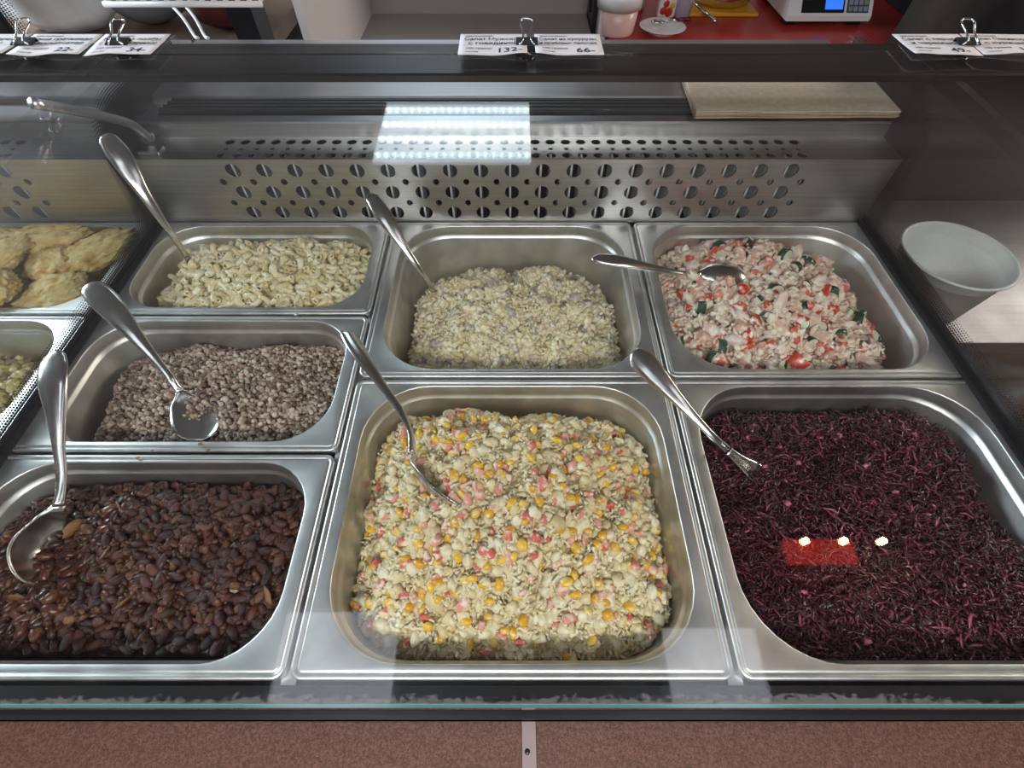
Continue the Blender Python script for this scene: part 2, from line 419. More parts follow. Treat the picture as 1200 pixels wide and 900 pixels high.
# dried white residue along the front edge of the glass
def residue_mat():
    m, nt, b = newmat('dried_residue'); out = nt.nodes['Material Output']
    b.inputs['Base Color'].default_value = (.55, .55, .56, 1); b.inputs['Roughness'].default_value = .9
    tc = N(nt, 'ShaderNodeTexCoord'); sp = N(nt, 'ShaderNodeSeparateXYZ'); nt.links.new(tc.outputs['UV'], sp.inputs[0])
    mp = N(nt, 'ShaderNodeMapping'); mp.inputs['Scale'].default_value = (150, 1.5, 1); nt.links.new(tc.outputs['UV'], mp.inputs['Vector'])
    no = N(nt, 'ShaderNodeTexNoise', Scale=1.6, Detail=6.0); nt.links.new(mp.outputs['Vector'], no.inputs['Vector'])
    mp2 = N(nt, 'ShaderNodeMapping'); mp2.inputs['Scale'].default_value = (9, .3, 1); nt.links.new(tc.outputs['UV'], mp2.inputs['Vector'])
    n2 = N(nt, 'ShaderNodeTexNoise', Scale=1.0, Detail=2.0); nt.links.new(mp2.outputs['Vector'], n2.inputs['Vector'])
    a = N(nt, 'ShaderNodeMath', operation='MULTIPLY'); nt.links.new(no.outputs['Fac'], a.inputs[0]); nt.links.new(n2.outputs['Fac'], a.inputs[1])
    s = N(nt, 'ShaderNodeMath', operation='MULTIPLY_ADD'); s.inputs[1].default_value = -.26; s.inputs[2].default_value = .20
    nt.links.new(sp.outputs['Y'], s.inputs[0])
    ad = N(nt, 'ShaderNodeMath', operation='ADD'); nt.links.new(a.outputs[0], ad.inputs[0]); nt.links.new(s.outputs[0], ad.inputs[1])
    mr = N(nt, 'ShaderNodeMapRange'); mr.inputs['From Min'].default_value = .30; mr.inputs['From Max'].default_value = .40; mr.inputs['To Max'].default_value = .17
    nt.links.new(ad.outputs[0], mr.inputs['Value'])
    t = N(nt, 'ShaderNodeBsdfTransparent'); mx = N(nt, 'ShaderNodeMixShader')
    nt.links.new(mr.outputs['Result'], mx.inputs[0]); nt.links.new(t.outputs[0], mx.inputs[1]); nt.links.new(b.outputs[0], mx.inputs[2])
    nt.links.new(mx.outputs[0], out.inputs['Surface']); return m
M['residue'] = residue_mat()
y1r = FY+.0065
V = [(-.475, FY+.001, gz(FY)+.0003), (.475, FY+.001, gz(FY)+.0003), (.475, y1r, gz(y1r)+.0003), (-.475, y1r, gz(y1r)+.0003)]
me = mesh_np('dried_residue', V, [(0, 1, 2, 3)], False); uv = me.uv_layers.new(name='UVMap')
for li, c in enumerate(((0, 0), (1, 0), (1, 1), (0, 1))): uv.data[li].uv = c
o = ob('dried_residue', me, M['residue'], top); o['label'] = 'ragged whitish dried residue along the glass edge'

# side panes with a printed black border that dissolves into dots
def dots_mat():
    m, nt, b = newmat('black_dot_print'); out = nt.nodes['Material Output']
    b.inputs['Base Color'].default_value = (.010, .010, .012, 1); b.inputs['Roughness'].default_value = .4
    def mth(op, *a):
        n = N(nt, 'ShaderNodeMath', operation=op)
        for i, v in enumerate(a):
            if isinstance(v, (int, float)): n.inputs[i].default_value = v
            else: nt.links.new(v, n.inputs[i])
        return n.outputs[0]
    tc = N(nt, 'ShaderNodeTexCoord'); sp = N(nt, 'ShaderNodeSeparateXYZ'); nt.links.new(tc.outputs['UV'], sp.inputs[0])
    PIT = .0030
    t = mth('MULTIPLY', sp.outputs['Y'], 7.0)                       # seven rows across
    rowi = mth('FLOOR', t)
    s = mth('MULTIPLY_ADD', sp.outputs['X'], 1/PIT, mth('MULTIPLY', rowi, .5))
    fx = mth('SUBTRACT', mth('FRACT', s), .5); fy = mth('SUBTRACT', mth('FRACT', t), .5)
    d = mth('SQRT', mth('ADD', mth('MULTIPLY', fx, fx), mth('MULTIPLY', fy, fy)))
    rad = mth('MULTIPLY_ADD', rowi, -.065, .60)
    mask = mth('LESS_THAN', d, rad)
    tr = N(nt, 'ShaderNodeBsdfTransparent'); mx = N(nt, 'ShaderNodeMixShader')
    nt.links.new(mask, mx.inputs[0]); nt.links.new(tr.outputs[0], mx.inputs[1]); nt.links.new(b.outputs[0], mx.inputs[2])
    nt.links.new(mx.outputs[0], out.inputs['Surface']); return m
M['dots'] = dots_mat()
M['frit'] = plain('black_enamel_print', (.010, .010, .012), .35)
def side_pane(case, X, s, frit_side):
    """s: +1 pane on the right (inner face looks to -X)"""
    Yr = .80; prof = [(.02, .002), (.02, gz(.02)-.012), (.60, gz(.60)-.022), (.60, .146), (Yr, .138), (Yr, .002)]
    n = len(prof); th = .004*s
    V = [(X, y, z) for y, z in prof]+[(X+th, y, z) for y, z in prof]
    Fc = [tuple(range(n)), tuple(range(n, 2*n))[::-1]]+[(i, n+i, n+(i+1) % n, (i+1) % n) for i in range(n)]
    g = ob_at('side_pane', mesh_np('side_pane', V, Fc, False), M['side_glass'], case)
    # inner boundary of the print: along the bottom, round the corner, up the back, back over the duct
    key = np.array([(.02, .0075), (.20, .0075), (.40, .0075), (.50, .0078), (.533, .015), (.545, .040), (.555, .085), (.567, .118), (.59, .131), (.64, .136), (.78, .134)])
    c = catmull(key, 10); tg = np.gradient(c, axis=0); tg /= np.linalg.norm(tg, axis=1)[:, None]
    nr = np.stack([-tg[:, 1], tg[:, 0]], 1)            # towards the clear glass
    W = .0185; inn = c+nr*W
    xf = X-.0004*s
    V = []; Fc = []; m_ = len(c)
    for (y, z) in c: V.append((xf, y, z))
    for (y, z) in c: V.append((xf, y, .003) if y < .60 else (xf, min(y, .79), .003))
    # solid border: from the bottom edge up to the boundary (lies on the glass)
    Fc = [(i, i+1, m_+i+1, m_+i) for i in range(m_-1)]
    for i in range(m_):
        y, z = c[i]; V[m_+i] = (xf, y if z < .012 else max(y, .0)+0.0, .003)
    ob('border_print', mesh_np('border_print', V, Fc, False), M['frit'], g)
    V = [(xf, y, z) for y, z in c]+[(xf, y, z) for y, z in inn]
    Fc = [(i, i+1, m_+i+1, m_+i) for i in range(m_-1)]
    me = mesh_np('dot_print', V, Fc, False); uv = me.uv_layers.new(name='UVMap')
    L = np.concatenate([[0], np.cumsum(np.linalg.norm(np.diff(c, axis=0), axis=1))])
    for li, l in enumerate(me.loops):
        k = l.vertex_index; uv.data[li].uv = (L[k % m_], 0 if k < m_ else 1)
    ob('dot_print', me, M['dots'], g)
    return g
side_pane(case, GX+.003, 1, -1)
side_pane(case, -GX-.003, -1, 1)
def gasket(case, xa, xb):
    x0, x1 = min(xa, xb), max(xa, xb)
    prof = []
    bm = bmesh.new()
    w_ = x1-x0
    for k in range(3):
        a = x0+w_*k/3+.0004; b = x0+w_*(k+1)/3-.0004
        box_bm(bm, a, b, .018, .561, -.004, .0045+.0012*(k == 1))
    box_bm(bm, x0, x1, .018, .561, -.005, .003)
    ob_at('gasket_rail', bm_mesh('gasket_rail', bm), M['rubber'], case)
gasket(case, GX-.004, GX+.012); gasket(case, -GX+.004, -GX-.009)
# the dark sliding-door track on the ledge: four ribs
tr = box('door_track', -.455, .30, .638, .675, .1016, .1045, M['track'], case)
for k in range(4):
    rb_ = box('track_rib', -.452+.002*k, .30, .640+.0088*k, .6445+.0088*k, .1046, .1105, M['track'])
    rb_.parent = tr; 
# bent stay that props the glass
pts = [PX(189, 178, -.452), PX(172, 160, -.455), PX(154, 146, -.458), PX(128, 138, -.461), PX(90, 130, -.464), PX(38, 121, -.466)]
pts[0][2] = .0935
c = catmull(pts, 6)
V, Fc = tube_np(c, .0052, 10)
o = ob_at('glass_stay', mesh_np('glass_stay', V, Fc), M['steel'], case); o['label'] = 'bent tubular steel stay propping the glass'

sf = PZ(178, 178, .0895)
box('stay_foot', sf[0]-.014, sf[0]+.012, sf[1]-.006, sf[1]+.010, .0876, .0925, M['steel'], case, .001)
# the customer ledge in front: two speckled boards, a pale joint strip with a screw
def ledge_mat():
    m, nt, b = newmat('speckled_laminate'); b.inputs['Roughness'].default_value = .55
    tc = N(nt, 'ShaderNodeTexCoord'); no = N(nt, 'ShaderNodeTexNoise', Scale=1100.0, Detail=2.0); n2 = N(nt, 'ShaderNodeTexNoise', Scale=520.0, Detail=3.0)
    nt.links.new(tc.outputs['Object'], no.inputs['Vector']); nt.links.new(tc.outputs['Object'], n2.inputs['Vector'])
    mx = N(nt, 'ShaderNodeMath', operation='ADD'); nt.links.new(no.outputs['Fac'], mx.inputs[0]); nt.links.new(n2.outputs['Fac'], mx.inputs[1])
    r = ramp(nt, [(.38, (.066, .027, .019)), (.5, (.132, .058, .042)), (.62, (.21, .102, .075))])
    h = N(nt, 'ShaderNodeMath', operation='MULTIPLY'); h.inputs[1].default_value = .5; nt.links.new(mx.outputs[0], h.inputs[0])
    nt.links.new(h.outputs[0], r.inputs['Fac']); nt.links.new(r.outputs['Color'], b.inputs['Base Color'])
    bp = N(nt, 'ShaderNodeBump', Strength=.25, Distance=.001); nt.links.new(no.outputs['Fac'], bp.inputs['Height']); nt.links.new(bp.outputs['Normal'], b.inputs['Normal'])
    return m
M['laminate'] = ledge_mat()
led = empty('customer_ledge', (0, -.12, FL)); tag(led, 'reddish-brown speckled ledge with a pale joint strip along the case front', 'ledge')
box('board', -1.3, .0068, -.26, .0025, -.05, -.030, M['laminate'], led)
box('board', .0178, 1.3, -.26, .0025, -.05, -.030, M['laminate'], led)
M['joint'] = plain('pale_joint_metal', (.36, .30, .29), .45, .4)
js = box('joint_strip', .0072, .0174, -.26, .0025, -.05, -.0292, M['joint'], led)
V, Fc = lathe([(.0001, .0006), (.0014, .0005), (.0019, 0)], 12)
scw = ob('screw', mesh_np('screw', V, Fc), M['black'], js, PZ(618, 881, -.029)+np.array([0, 0, 0]))
box('front_board', -1.3, 1.3, -.02, .002, FL, -.05, M['laminate'], led)

# ================================================================== PANS
def rrect(x0, x1, y0, y1, r, n=9):
    """n points per corner, counter-clockwise"""
    out = []
    for cx, cy, a0 in ((x1-r, y1-r, 0), (x0+r, y1-r, 90), (x0+r, y0+r, 180), (x1-r, y0+r, 270)):
        for k in range(n):
            t = R(a0+90*k/(n-1)); out.append((cx+r*math.cos(t), cy+r*math.sin(t)))
    return out
def make_pan(name, x0, x1, y0, y1, op, rc, depth=.10):
    """x0..y1 rim outline, op = opening (x0,x1,y0,y1), rc = corner radius of the opening"""
    a0, a1, b0, b1 = op
    def rim(i, z, r=.009): return [(x, y, z) for x, y in rrect(x0+i, x1-i, y0+i, y1-i, max(r-i, .002))]
    def inn(i, z): return [(x, y, z) for x, y in rrect(a0+i, a1-i, b0+i, b1-i, rc-i*.6)]
    loops = [rim(0, -.008), rim(0, -.0012), rim(.0008, -.0002), rim(.0022, 0), rim(.0036, -.0002), rim(.0042, -.0012), rim(.0050, -.0013), rim(.0056, -.0004),
             rim(.0064, -.0003), inn(-.0012, -.0003), inn(-.0003, -.0006), inn(0, -.0016), inn(.0008, -.012), inn(.0011, -.0150), inn(.0030, -.0168), inn(.0036, -.0185),
             inn(.010, -depth+.018), inn(.014, -depth+.007), inn(.024, -depth+.001), inn(.034, -depth)]
    n = len(loops[0]); V = [p for l in loops for p in l]
    Fc = [(i*n+k, (i+1)*n+k, (i+1)*n+(k+1) % n, i*n+(k+1) % n) for i in range(len(loops)-1) for k in range(n)]
    Fc.append(tuple(range((len(loops)-1)*n, len(loops)*n))[::-1])
    cx, cy = (x0+x1)/2, (y0+y1)/2
    V = [(x-cx, y-cy, z+depth) for x, y, z in V]
    Fc = [q[::-1] for q in Fc]
    o = ob(name, mesh_np(name, V, Fc), M['pan'], None, (cx, cy, -depth))
    m = o.modifiers.new('sheet', 'SOLIDIFY'); m.thickness = .0007; m.offset = -1
    return o
RC = .062
C0 = (-.1615, .1615); CL = (-.482, -.1650); CR = (.1650, .482)
ROWS2 = ((.0265, .2935), (.2975, .560)); ROWS3 = ((.0265, .2070), (.2105, .3850), (.3885, .560))
def opening(c, r, sx=.0165, f=.0105, b=.0085): return (c[0]+sx, c[1]-sx, r[0]+f, r[1]-b)
PAN = {}
def pan(key, c, r, label, rc=RC, group='salad pans in the display case'):
    op = opening(c, r); o = make_pan('gastronorm_pan', c[0], c[1], r[0], r[1], op, rc)
    tag(o, label, 'food pan', group); PAN[key] = op
    return o
pan('corn', C0, ROWS2[0], 'deep steel pan holding the corn and crab stick salad')
pan('mush', C0, ROWS2[1], 'deep steel pan holding the pale mushroom salad')
pan('cabb', CR, ROWS2[0], 'deep steel pan holding the purple beetroot and cabbage salad')
pan('toma', CR, ROWS2[1], 'deep steel pan holding the tomato and cucumber salad')
pan('bean', CL, ROWS3[0], 'shallow steel pan holding the dark stewed beans', .05)
pan('buck', CL, ROWS3[1], 'shallow steel pan holding the boiled buckwheat', .05)
pan('pasta', CL, ROWS3[2], 'shallow steel pan holding the elbow pasta', .05)

# ================================================================== FOOD TOOLS
def vnoise(x, y, seed=0):
    x = np.asarray(x, float); y = np.asarray(y, float)
    xi = np.floor(x).astype(np.int64); yi = np.floor(y).astype(np.int64); fx = x-xi; fy = y-yi
    fx = fx*fx*(3-2*fx); fy = fy*fy*(3-2*fy)
    def h(a, b):
        n = (a*374761393+b*668265263+seed*982451653) & 0x7fffffff
        n = ((n ^ (n >> 13))*1274126177) & 0x7fffffff
        return ((n ^ (n >> 16)) & 0xffff)/65535.0
    return (h(xi, yi)*(1-fx)+h(xi+1, yi)*fx)*(1-fy)+(h(xi, yi+1)*(1-fx)+h(xi+1, yi+1)*fx)*fy
def fbm(x, y, sc, seed=0, o=4):
    s = 0; a = .5; t = 0
    for k in range(o): s = s+a*vnoise(x*sc*2**k+13.7*k, y*sc*2**k+5.1*k, seed+k); t += a; a *= .5
    return s/t-.5
def sdf_in(x, y, rect, r):
    """distance to the rounded outline, positive inside"""
    x0, x1, y0, y1 = rect; cx, cy = (x0+x1)/2, (y0+y1)/2; hx, hy = (x1-x0)/2-r, (y1-y0)/2-r
    dx = np.abs(x-cx)-hx; dy = np.abs(y-cy)-hy
    out = np.hypot(np.maximum(dx, 0), np.maximum(dy, 0))+np.minimum(np.maximum(dx, dy), 0)-r
    return -out
class Heap:
    def __init__(s, op, ins, rc, base, dome, amp, sc, drop=.02, dw=.012, seed=0, extra=None):
        l, r_, f_, b = ins
        s.rect = (op[0]+l, op[1]-r_, op[2]+f_, op[3]-b); s.rc = rc; s.base = base; s.dome = dome; s.amp = amp; s.sc = sc
        s.drop = drop; s.dw = dw; s.seed = seed; s.extra = extra
    def d(s, x, y): return sdf_in(x, y, s.rect, s.rc)
    def h(s, x, y):
        x0, x1, y0, y1 = s.rect
        u = (x-(x0+x1)/2)/((x1-x0)/2); v = (y-(y0+y1)/2)/((y1-y0)/2)
        z = s.base+s.dome*np.clip(1-u*u, 0, 1)*np.clip(1-v*v, 0, 1)+s.amp*2*fbm(x, y, s.sc, s.seed)
        z = z-s.drop*np.exp(-np.maximum(s.d(x, y), 0)/s.dw)
        if s.extra is not None: z = z+s.extra(x, y)
        return z
    def mass(s, name, mat, step=.0028, fine=.0015, fsc=260, low=.004):
        x0, x1, y0, y1 = s.rect; nx = int((x1-x0)/step)+1; ny = int((y1-y0)/step)+1
        X, Y = np.meshgrid(np.linspace(x0, x1, nx), np.linspace(y0, y1, ny))
        d = s.d(X, Y)
        Z = s.h(X, Y)-low+fine*2*fbm(X, Y, fsc, s.seed+50, 2)
        # skirt: bend the outermost ring down into the pan
        Z = np.where(d < step*1.2, Z-.012, Z)
        keep = d > -step*.2
        idx = -np.ones(X.shape, int); idx[keep] = np.arange(keep.sum())
        V = np.stack([X[keep], Y[keep], Z[keep]], 1)
        a, b, c, e = idx[:-1, :-1], idx[:-1, 1:], idx[1:, 1:], idx[1:, :-1]
        ok = (a >= 0) & (b >= 0) & (c >= 0) & (e >= 0)
        T = np.concatenate([np.stack([a[ok], b[ok], c[ok]], 1), np.stack([a[ok], c[ok], e[ok]], 1)])
        return ob(name, mesh_tris(name, V, T), mat)
    def points(s, n, inset=.003, spacing=None):
        """n random points, or a jittered lattice of the given spacing"""
        x0, x1, y0, y1 = s.rect
        if spacing:
            P = []; k = 0; y = y0
            while y < y1:
                xs = np.arange(x0+(spacing/2 if k % 2 else 0), x1, spacing); P += [(x, y) for x in xs]; y += spacing*.87; k += 1
            P = np.array(P)+rng.normal(0, spacing*.22, (len(P), 2))
        else: P = np.stack([rng.uniform(x0, x1, n*2), rng.uniform(y0, y1, n*2)], 1)
        P = P[s.d(P[:, 0], P[:, 1]) > inset]
        return P if spacing else P[:n]
def rotmats(n, tilt=None):
    """random rotations; tilt limits how far the long axis (X) leaves the horizontal"""
    if tilt is None:
        q = rng.normal(size=(n, 4)); q /= np.linalg.norm(q, axis=1)[:, None]
        a, b, c, d = q.T
        return np.stack([1-2*(c*c+d*d), 2*(b*c-a*d), 2*(b*d+a*c), 2*(b*c+a*d), 1-2*(b*b+d*d), 2*(c*d-a*b), 2*(b*d-a*c), 2*(c*d+a*b), 1-2*(b*b+c*c)], 1).reshape(n, 3, 3)
    ya = rng.uniform(0, 2*math.pi, n); ta = rng.normal(0, tilt, n); ra = rng.uniform(0, 2*math.pi, n)
    def m(a, ax):
        c, s, z, o = np.cos(a), np.sin(a), np.zeros(n), np.ones(n)
        A = {'x': [o, z, z, z, c, -s, z, s, c], 'y': [c, z, s, z, o, z, -s, z, c], 'z': [c, -s, z, s, c, z, z, z, o]}[ax]
        return np.stack(A, 1).reshape(n, 3, 3)
    return m(ya, 'z') @ m(ta, 'y') @ m(ra, 'x')
def join(name, tpls, P, Rm, S, mat, which=None, smooth=True):
    """one mesh of many pieces; S is (n,) or (n,3)"""
    n = len(P); which = rng.integers(0, len(tpls), n) if which is None else which
    S = np.asarray(S, float); S = S[:, None] if S.ndim == 1 else S
    Vs = []; Ts = []; off = 0
    for k, (tv, tt) in enumerate(tpls):
        ii = np.nonzero(which == k)[0]
        if not len(ii): continue
        v = tv[None]*S[ii][:, None, :]
        v = np.einsum('nij,nmj->nmi', Rm[ii], v)+P[ii][:, None, :]
        Vs.append(v.reshape(-1, 3)); m = len(tv)
        Ts.append((tt[None]+(np.arange(len(ii))*m)[:, None, None]).reshape(-1, 3)+off); off += len(ii)*m
    return ob(name, mesh_tris(name, np.concatenate(Vs), np.concatenate(Ts), smooth), mat)
def ico(sub):
    bm = bmesh.new(); bmesh.ops.create_icosphere(bm, subdivisions=sub, radius=.5)
    bm.verts.ensure_lookup_table(); V = np.array([v.co[:] for v in bm.verts]); T = np.array([[v.index for v in f.verts] for f in bm.faces]); bm.free(); return V, T
I1, I2, I3 = ico(1), ico(2), ico(3)
def tri(Fc):
    T = []
    for q in Fc:
        for k in range(1, len(q)-1): T.append((q[0], q[k], q[k+1]))
    return np.array(T)
def blob(base, jit, seed, sx=1, sy=1, sz=1, freq=2.2):
    V, T = base; r = np.random.default_rng(seed); ph = r.uniform(0, 6.28, (4, 3)); fr = r.normal(0, freq, (4, 3))*2
    d = sum(np.sin(V @ fr[k]*2+ph[k, 0]) for k in range(4))/4
    return V*(1+jit*d)[:, None]*np.array([sx, sy, sz]), T
def chunk(seed, sx=1, sy=1, sz=1, jit=.12):
    """diced piece: a box with bevelled, irregular edges"""
    r = np.random.default_rng(seed); bm = bmesh.new(); bmesh.ops.create_cube(bm, size=1)
    for v in bm.verts: v.co += Vector(r.normal(0, jit, 3))
    bmesh.ops.bevel(bm, geom=list(bm.edges), offset=.14, segments=1, affect='EDGES'); bmesh.ops.triangulate(bm, faces=bm.faces)
    bm.verts.index_update()
    V = np.array([v.co[:] for v in bm.verts])*np.array([sx, sy, sz]); T = np.array([[v.index for v in f.verts] for f in bm.faces]); bm.free(); return V, T
def strand(seed, n=6, bend=.35, wid=.16, thick=.07, twist=.6):
    """a curly shred one unit long"""
    r = np.random.default_rng(seed); t = np.linspace(-.5, .5, n); a = r.uniform(-bend, bend, 4)
    P = np.stack([t, a[0]*(t*t-.1)*2+a[1]*np.sin(t*6), a[2]*(t*t-.1)*2+a[3]*.6*np.sin(t*7+1)], 1)
    V = []
    for i in range(n):
        ang = twist*r.normal()+t[i]*3*r.normal()*.3; e = .5+.5*min(1, 4*(.5-abs(t[i]))+.3)
        for k in range(4):
            u = (wid if k in (0, 2) else thick)*e*.5; q = ang+k*math.pi/2
            V.append(P[i]+np.array([0, u*math.cos(q), u*math.sin(q)]))
    Fc = [(i*4+k, i*4+(k+1) % 4, (i+1)*4+(k+1) % 4, (i+1)*4+k) for i in range(n-1) for k in range(4)]+[(3, 2, 1, 0), tuple(range(4*n-4, 4*n))]
    return np.array(V), tri(Fc)
def nearest_first(P):
    return np.argsort(np.linalg.norm(P-CAM[None], axis=1))
def individuals(name, tpls, P, Rm, S, mat, label, cat, group):
    """one top-level object for every piece, mesh data shared between alike pieces"""
    mes = []
    for k, (v, t) in enumerate(tpls):
        me = mesh_tris(name, v, t); me.materials.append(mat); mes.append(me)
    S = np.asarray(S, float); S = np.repeat(S[:, None], 3, 1) if S.ndim == 1 else S
    for i in range(len(P)):
        o = bpy.data.objects.new(name, mes[i % len(mes)]); COL.objects.link(o)
        Mx = Matrix(Rm[i].tolist()).to_4x4(); o.matrix_world = Matrix.Translation(Vector(P[i])) @ Mx @ Matrix.Diagonal((*S[i], 1))
        o['label'] = label; o['category'] = cat; o['group'] = group
def lift(P2, heap, dz): return np.column_stack([P2, heap.h(P2[:, 0], P2[:, 1])+dz])
def stuff(o, label, cat): return tag(o, label, cat, kind='stuff')

# ================================================================== THE FOOD
# --- corn and crab stick salad -------------------------------------------------
M['mayo'] = food('creamy_dressing', [(.3, (.64, .52, .32)), (.7, (.78, .69, .50))], .35, False, 120, .5, .15)
M['cream_bits'] = food('creamy_salad_bits', [(0, (.64, .48, .24)), (.4, (.75, .63, .40)), (.8, (.81, .73, .54)), (1, (.70, .58, .29))], .38, True, 160, .4, .1)
M['corn'] = food('yellow_corn', [(0, (.68, .32, .010)), (.5, (.80, .44, .02)), (1, (.82, .53, .08))], .3, 'object', 200, .1, .1, coat=.3, mix=(.80, .66, .36), mixth=(.54, .64))
M['crab'] = food('pink_crab_stick', [(0, (.62, .10, .08)), (.5, (.70, .20, .15)), (1, (.78, .40, .31))], .4, 'object', 180, .2, .1, mix=(.82, .66, .54), mixth=(.48, .60))
def clumps(x, y, amp, sc, seed):
    """rounded lumps: ridged noise turned upside down"""
    return amp*(1-np.abs(2*vnoise(x*sc, y*sc, seed)-1)*2*.5-.5)*2+amp*.6*(vnoise(x*sc*2.1+7, y*sc*2.1, seed+1)-.5)*2
hc = Heap(PAN['corn'], (.005, .006, .004, .012), .060, -.030, .054, .008, 26, .022, .016, seed=3,
          extra=lambda x, y: clumps(x, y, .0062, 40, 5)+.016*np.exp(-((x+.05)**2+(y-.235)**2)/.0022))
m_ = hc.mass('salad_dressing_mass', M['mayo'], .0018, .0032, 300, low=.0002); stuff(m_, 'creamy white dressing and egg mash of the corn salad', 'salad')
shr = [strand(k, 5, .16, .46, .32, .5) for k in range(10)]; lumps = [blob(I2, .45, 20+k, 1, .8, .7, 3) for k in range(8)]
P = lift(hc.points(5200), hc, -.0004); P[:, 2] += rng.uniform(-.002, .003, len(P))
o = join('salad_shreds', shr, P, rotmats(len(P), .40), rng.uniform(.005, .0105, len(P)), M['cream_bits'])
stuff(o, 'pale rice, egg and cabbage shreds mixed through the corn salad', 'salad')
P = lift(hc.points(1100), hc, -.001); P[:, 2] += rng.uniform(-.003, .003, len(P))
o = join('salad_lumps', lumps, P, rotmats(len(P)), rng.uniform(.006, .015, len(P)), M['cream_bits'])
stuff(o, 'small creamy lumps of egg coating the corn salad', 'salad')
kern = [blob(I2, .18, 60+k, 1, .8, .62, 1.2) for k in range(5)]
P2 = hc.points(0, .003, .0150); P2 = P2[rng.permutation(len(P2))][:215]
P = lift(P2, hc, .0024)
individuals('corn_kernel', kern, P, rotmats(len(P), .5), rng.uniform(.0085, .0118, len(P)), M['corn'], 'yellow corn kernel in the creamy corn and crab stick salad', 'corn kernel', 'corn kernels in the salad')
cs = [chunk(90+k, 1, .62, .5) for k in range(5)]
P2 = hc.points(0, .003, .0155); P2 = P2[rng.permutation(len(P2))][:160]
P = lift(P2, hc, .0024)
individuals('crab_stick_piece', cs, P, rotmats(len(P), .5), rng.uniform(.007, .0125, len(P)), M['crab'], 'pink and white diced crab stick in the corn salad', 'crab stick', 'crab stick pieces in the corn salad')

# --- pale mushroom salad ------------------------------------------------------
M['cheese'] = food('pale_salad_shreds', [(0, (.64, .53, .31)), (.4, (.76, .67, .45)), (.75, (.83, .76, .58)), (1, (.60, .47, .32))], .42, True, 160, .4, .08)
M['mushroom'] = food('grey_mushroom', [(0, (.24, .19, .17)), (.5, (.38, .32, .30)), (1, (.50, .44, .40))], .35, 'object', 150, .4, 0, mix=(.70, .65, .52), mixth=(.5, .6))
M['pickle'] = food('yellow_green_dice', [(0, (.55, .44, .16)), (1, (.66, .58, .30))], .35, 'object', 150, .3, .1, mix=(.72, .67, .52), mixth=(.5, .62))
hm = Heap(PAN['mush'], (.014, .008, .002, .026), .07, -.054, .046, .012, 24, .028, .018, seed=11, extra=lambda x, y: clumps(x, y, .0065, 38, 15))
m_ = hm.mass('salad_dressing_mass', M['mayo'], .0020, .003, 280, low=.0004); stuff(m_, 'pale dressing holding the mushroom salad together', 'salad')
P = lift(hm.points(3000), hm, -.0005); P[:, 2] += rng.uniform(-.003, .003, len(P))
o = join('salad_shreds', shr, P, rotmats(len(P), .5), rng.uniform(.008, .015, len(P)), M['cheese']); stuff(o, 'grated pale shreds heaped over the mushroom salad', 'salad')
P = lift(hm.points(1900), hm, 0); P[:, 2] += rng.uniform(-.003, .002, len(P))
o = join('salad_lumps', lumps, P, rotmats(len(P)), rng.uniform(.006, .012, len(P)), M['cheese']); stuff(o, 'soft egg lumps scattered through the mushroom salad', 'salad')
P2 = hm.points(0, .004, .0200); P2 = P2[rng.permutation(len(P2))][:85]
mk = [blob(I2, .4, 130+k, 1.2, .8, .55) for k in range(5)]
individuals('mushroom_piece', mk, lift(P2, hm, .001), rotmats(len(P2), .5), rng.uniform(.010, .017, len(P2)), M['mushroom'], 'grey-brown chopped mushroom in the pale grated salad', 'mushroom', 'mushroom pieces in the salad')
P2 = hm.points(0, .004, .024); P2 = P2[rng.permutation(len(P2))][:40]
individuals('pickle_piece', cs, lift(P2, hm, .001), rotmats(len(P2), .5), rng.uniform(.008, .015, len(P2)), M['pickle'], 'yellowish diced pickle in the pale mushroom salad', 'pickle', 'pickle pieces in the mushroom salad')

# --- tomato, cucumber and crab salad ------------------------------------------
M['tomato'] = food('red_tomato', [(0, (.52, .035, .02)), (.6, (.62, .09, .05)), (1, (.66, .22, .15))], .25, 'object', 120, .15, .1, coat=.4, mix=(.74, .66, .56), mixth=(.52, .60))
M['cuc_flesh'] = food('cucumber_flesh', [(0, (.55, .58, .32)), (1, (.68, .68, .48))], .3, 'object', 140, .2, .15, mix=(.76, .71, .60), mixth=(.46, .6))
M['cuc_skin'] = food('cucumber_skin', [(0, (.012, .035, .02)), (1, (.05, .10, .06))], .25, 'object', 140, .2, 0, mix=(.6, .6, .5), mixth=(.62, .7))
M['pinkmeat'] = food('pale_pink_pieces', [(0, (.66, .32, .25)), (.5, (.74, .47, .38)), (1, (.80, .62, .52))], .4, 'object', 120, .4, .1, mix=(.84, .76, .64), mixth=(.46, .57))
M['dress2'] = food('pinkish_dressing', [(.3, (.50, .34, .27)), (.7, (.70, .60, .50))], .3, False, 90, .5, .1)
M['dress_bits'] = food('white_dressing_bits', [(0, (.68, .44, .34)), (.5, (.76, .62, .50)), (1, (.82, .75, .64))], .35, True, 140, .4, .1)
ht = Heap(PAN['toma'], (.004, .026, .002, .008), .055, -.034, .034, .012, 22, .016, .014, seed=21,
          extra=lambda x, y: clumps(x, y, .005, 45, 25)-.012*np.clip((x-.42)/.04, 0, 1)+.010*np.exp(-((x-.32)**2+(y-.52)**2)/.0018))
m_ = ht.mass('salad_dressing_mass', M['dress2'], .0028, .003, 180); stuff(m_, 'pinkish dressing pooled through the tomato salad', 'salad')
P = lift(ht.points(1100), ht, .0008); P[:, 2] += rng.uniform(-.003, .004, len(P))
o = join('dressing_lumps', lumps, P, rotmats(len(P)), rng.uniform(.006, .014, len(P)), M['dress_bits']); stuff(o, 'white cheesy dressing lumps over the tomato salad', 'salad')
P = lift(ht.points(1800), ht, .001); P[:, 2] += rng.uniform(-.002, .004, len(P))
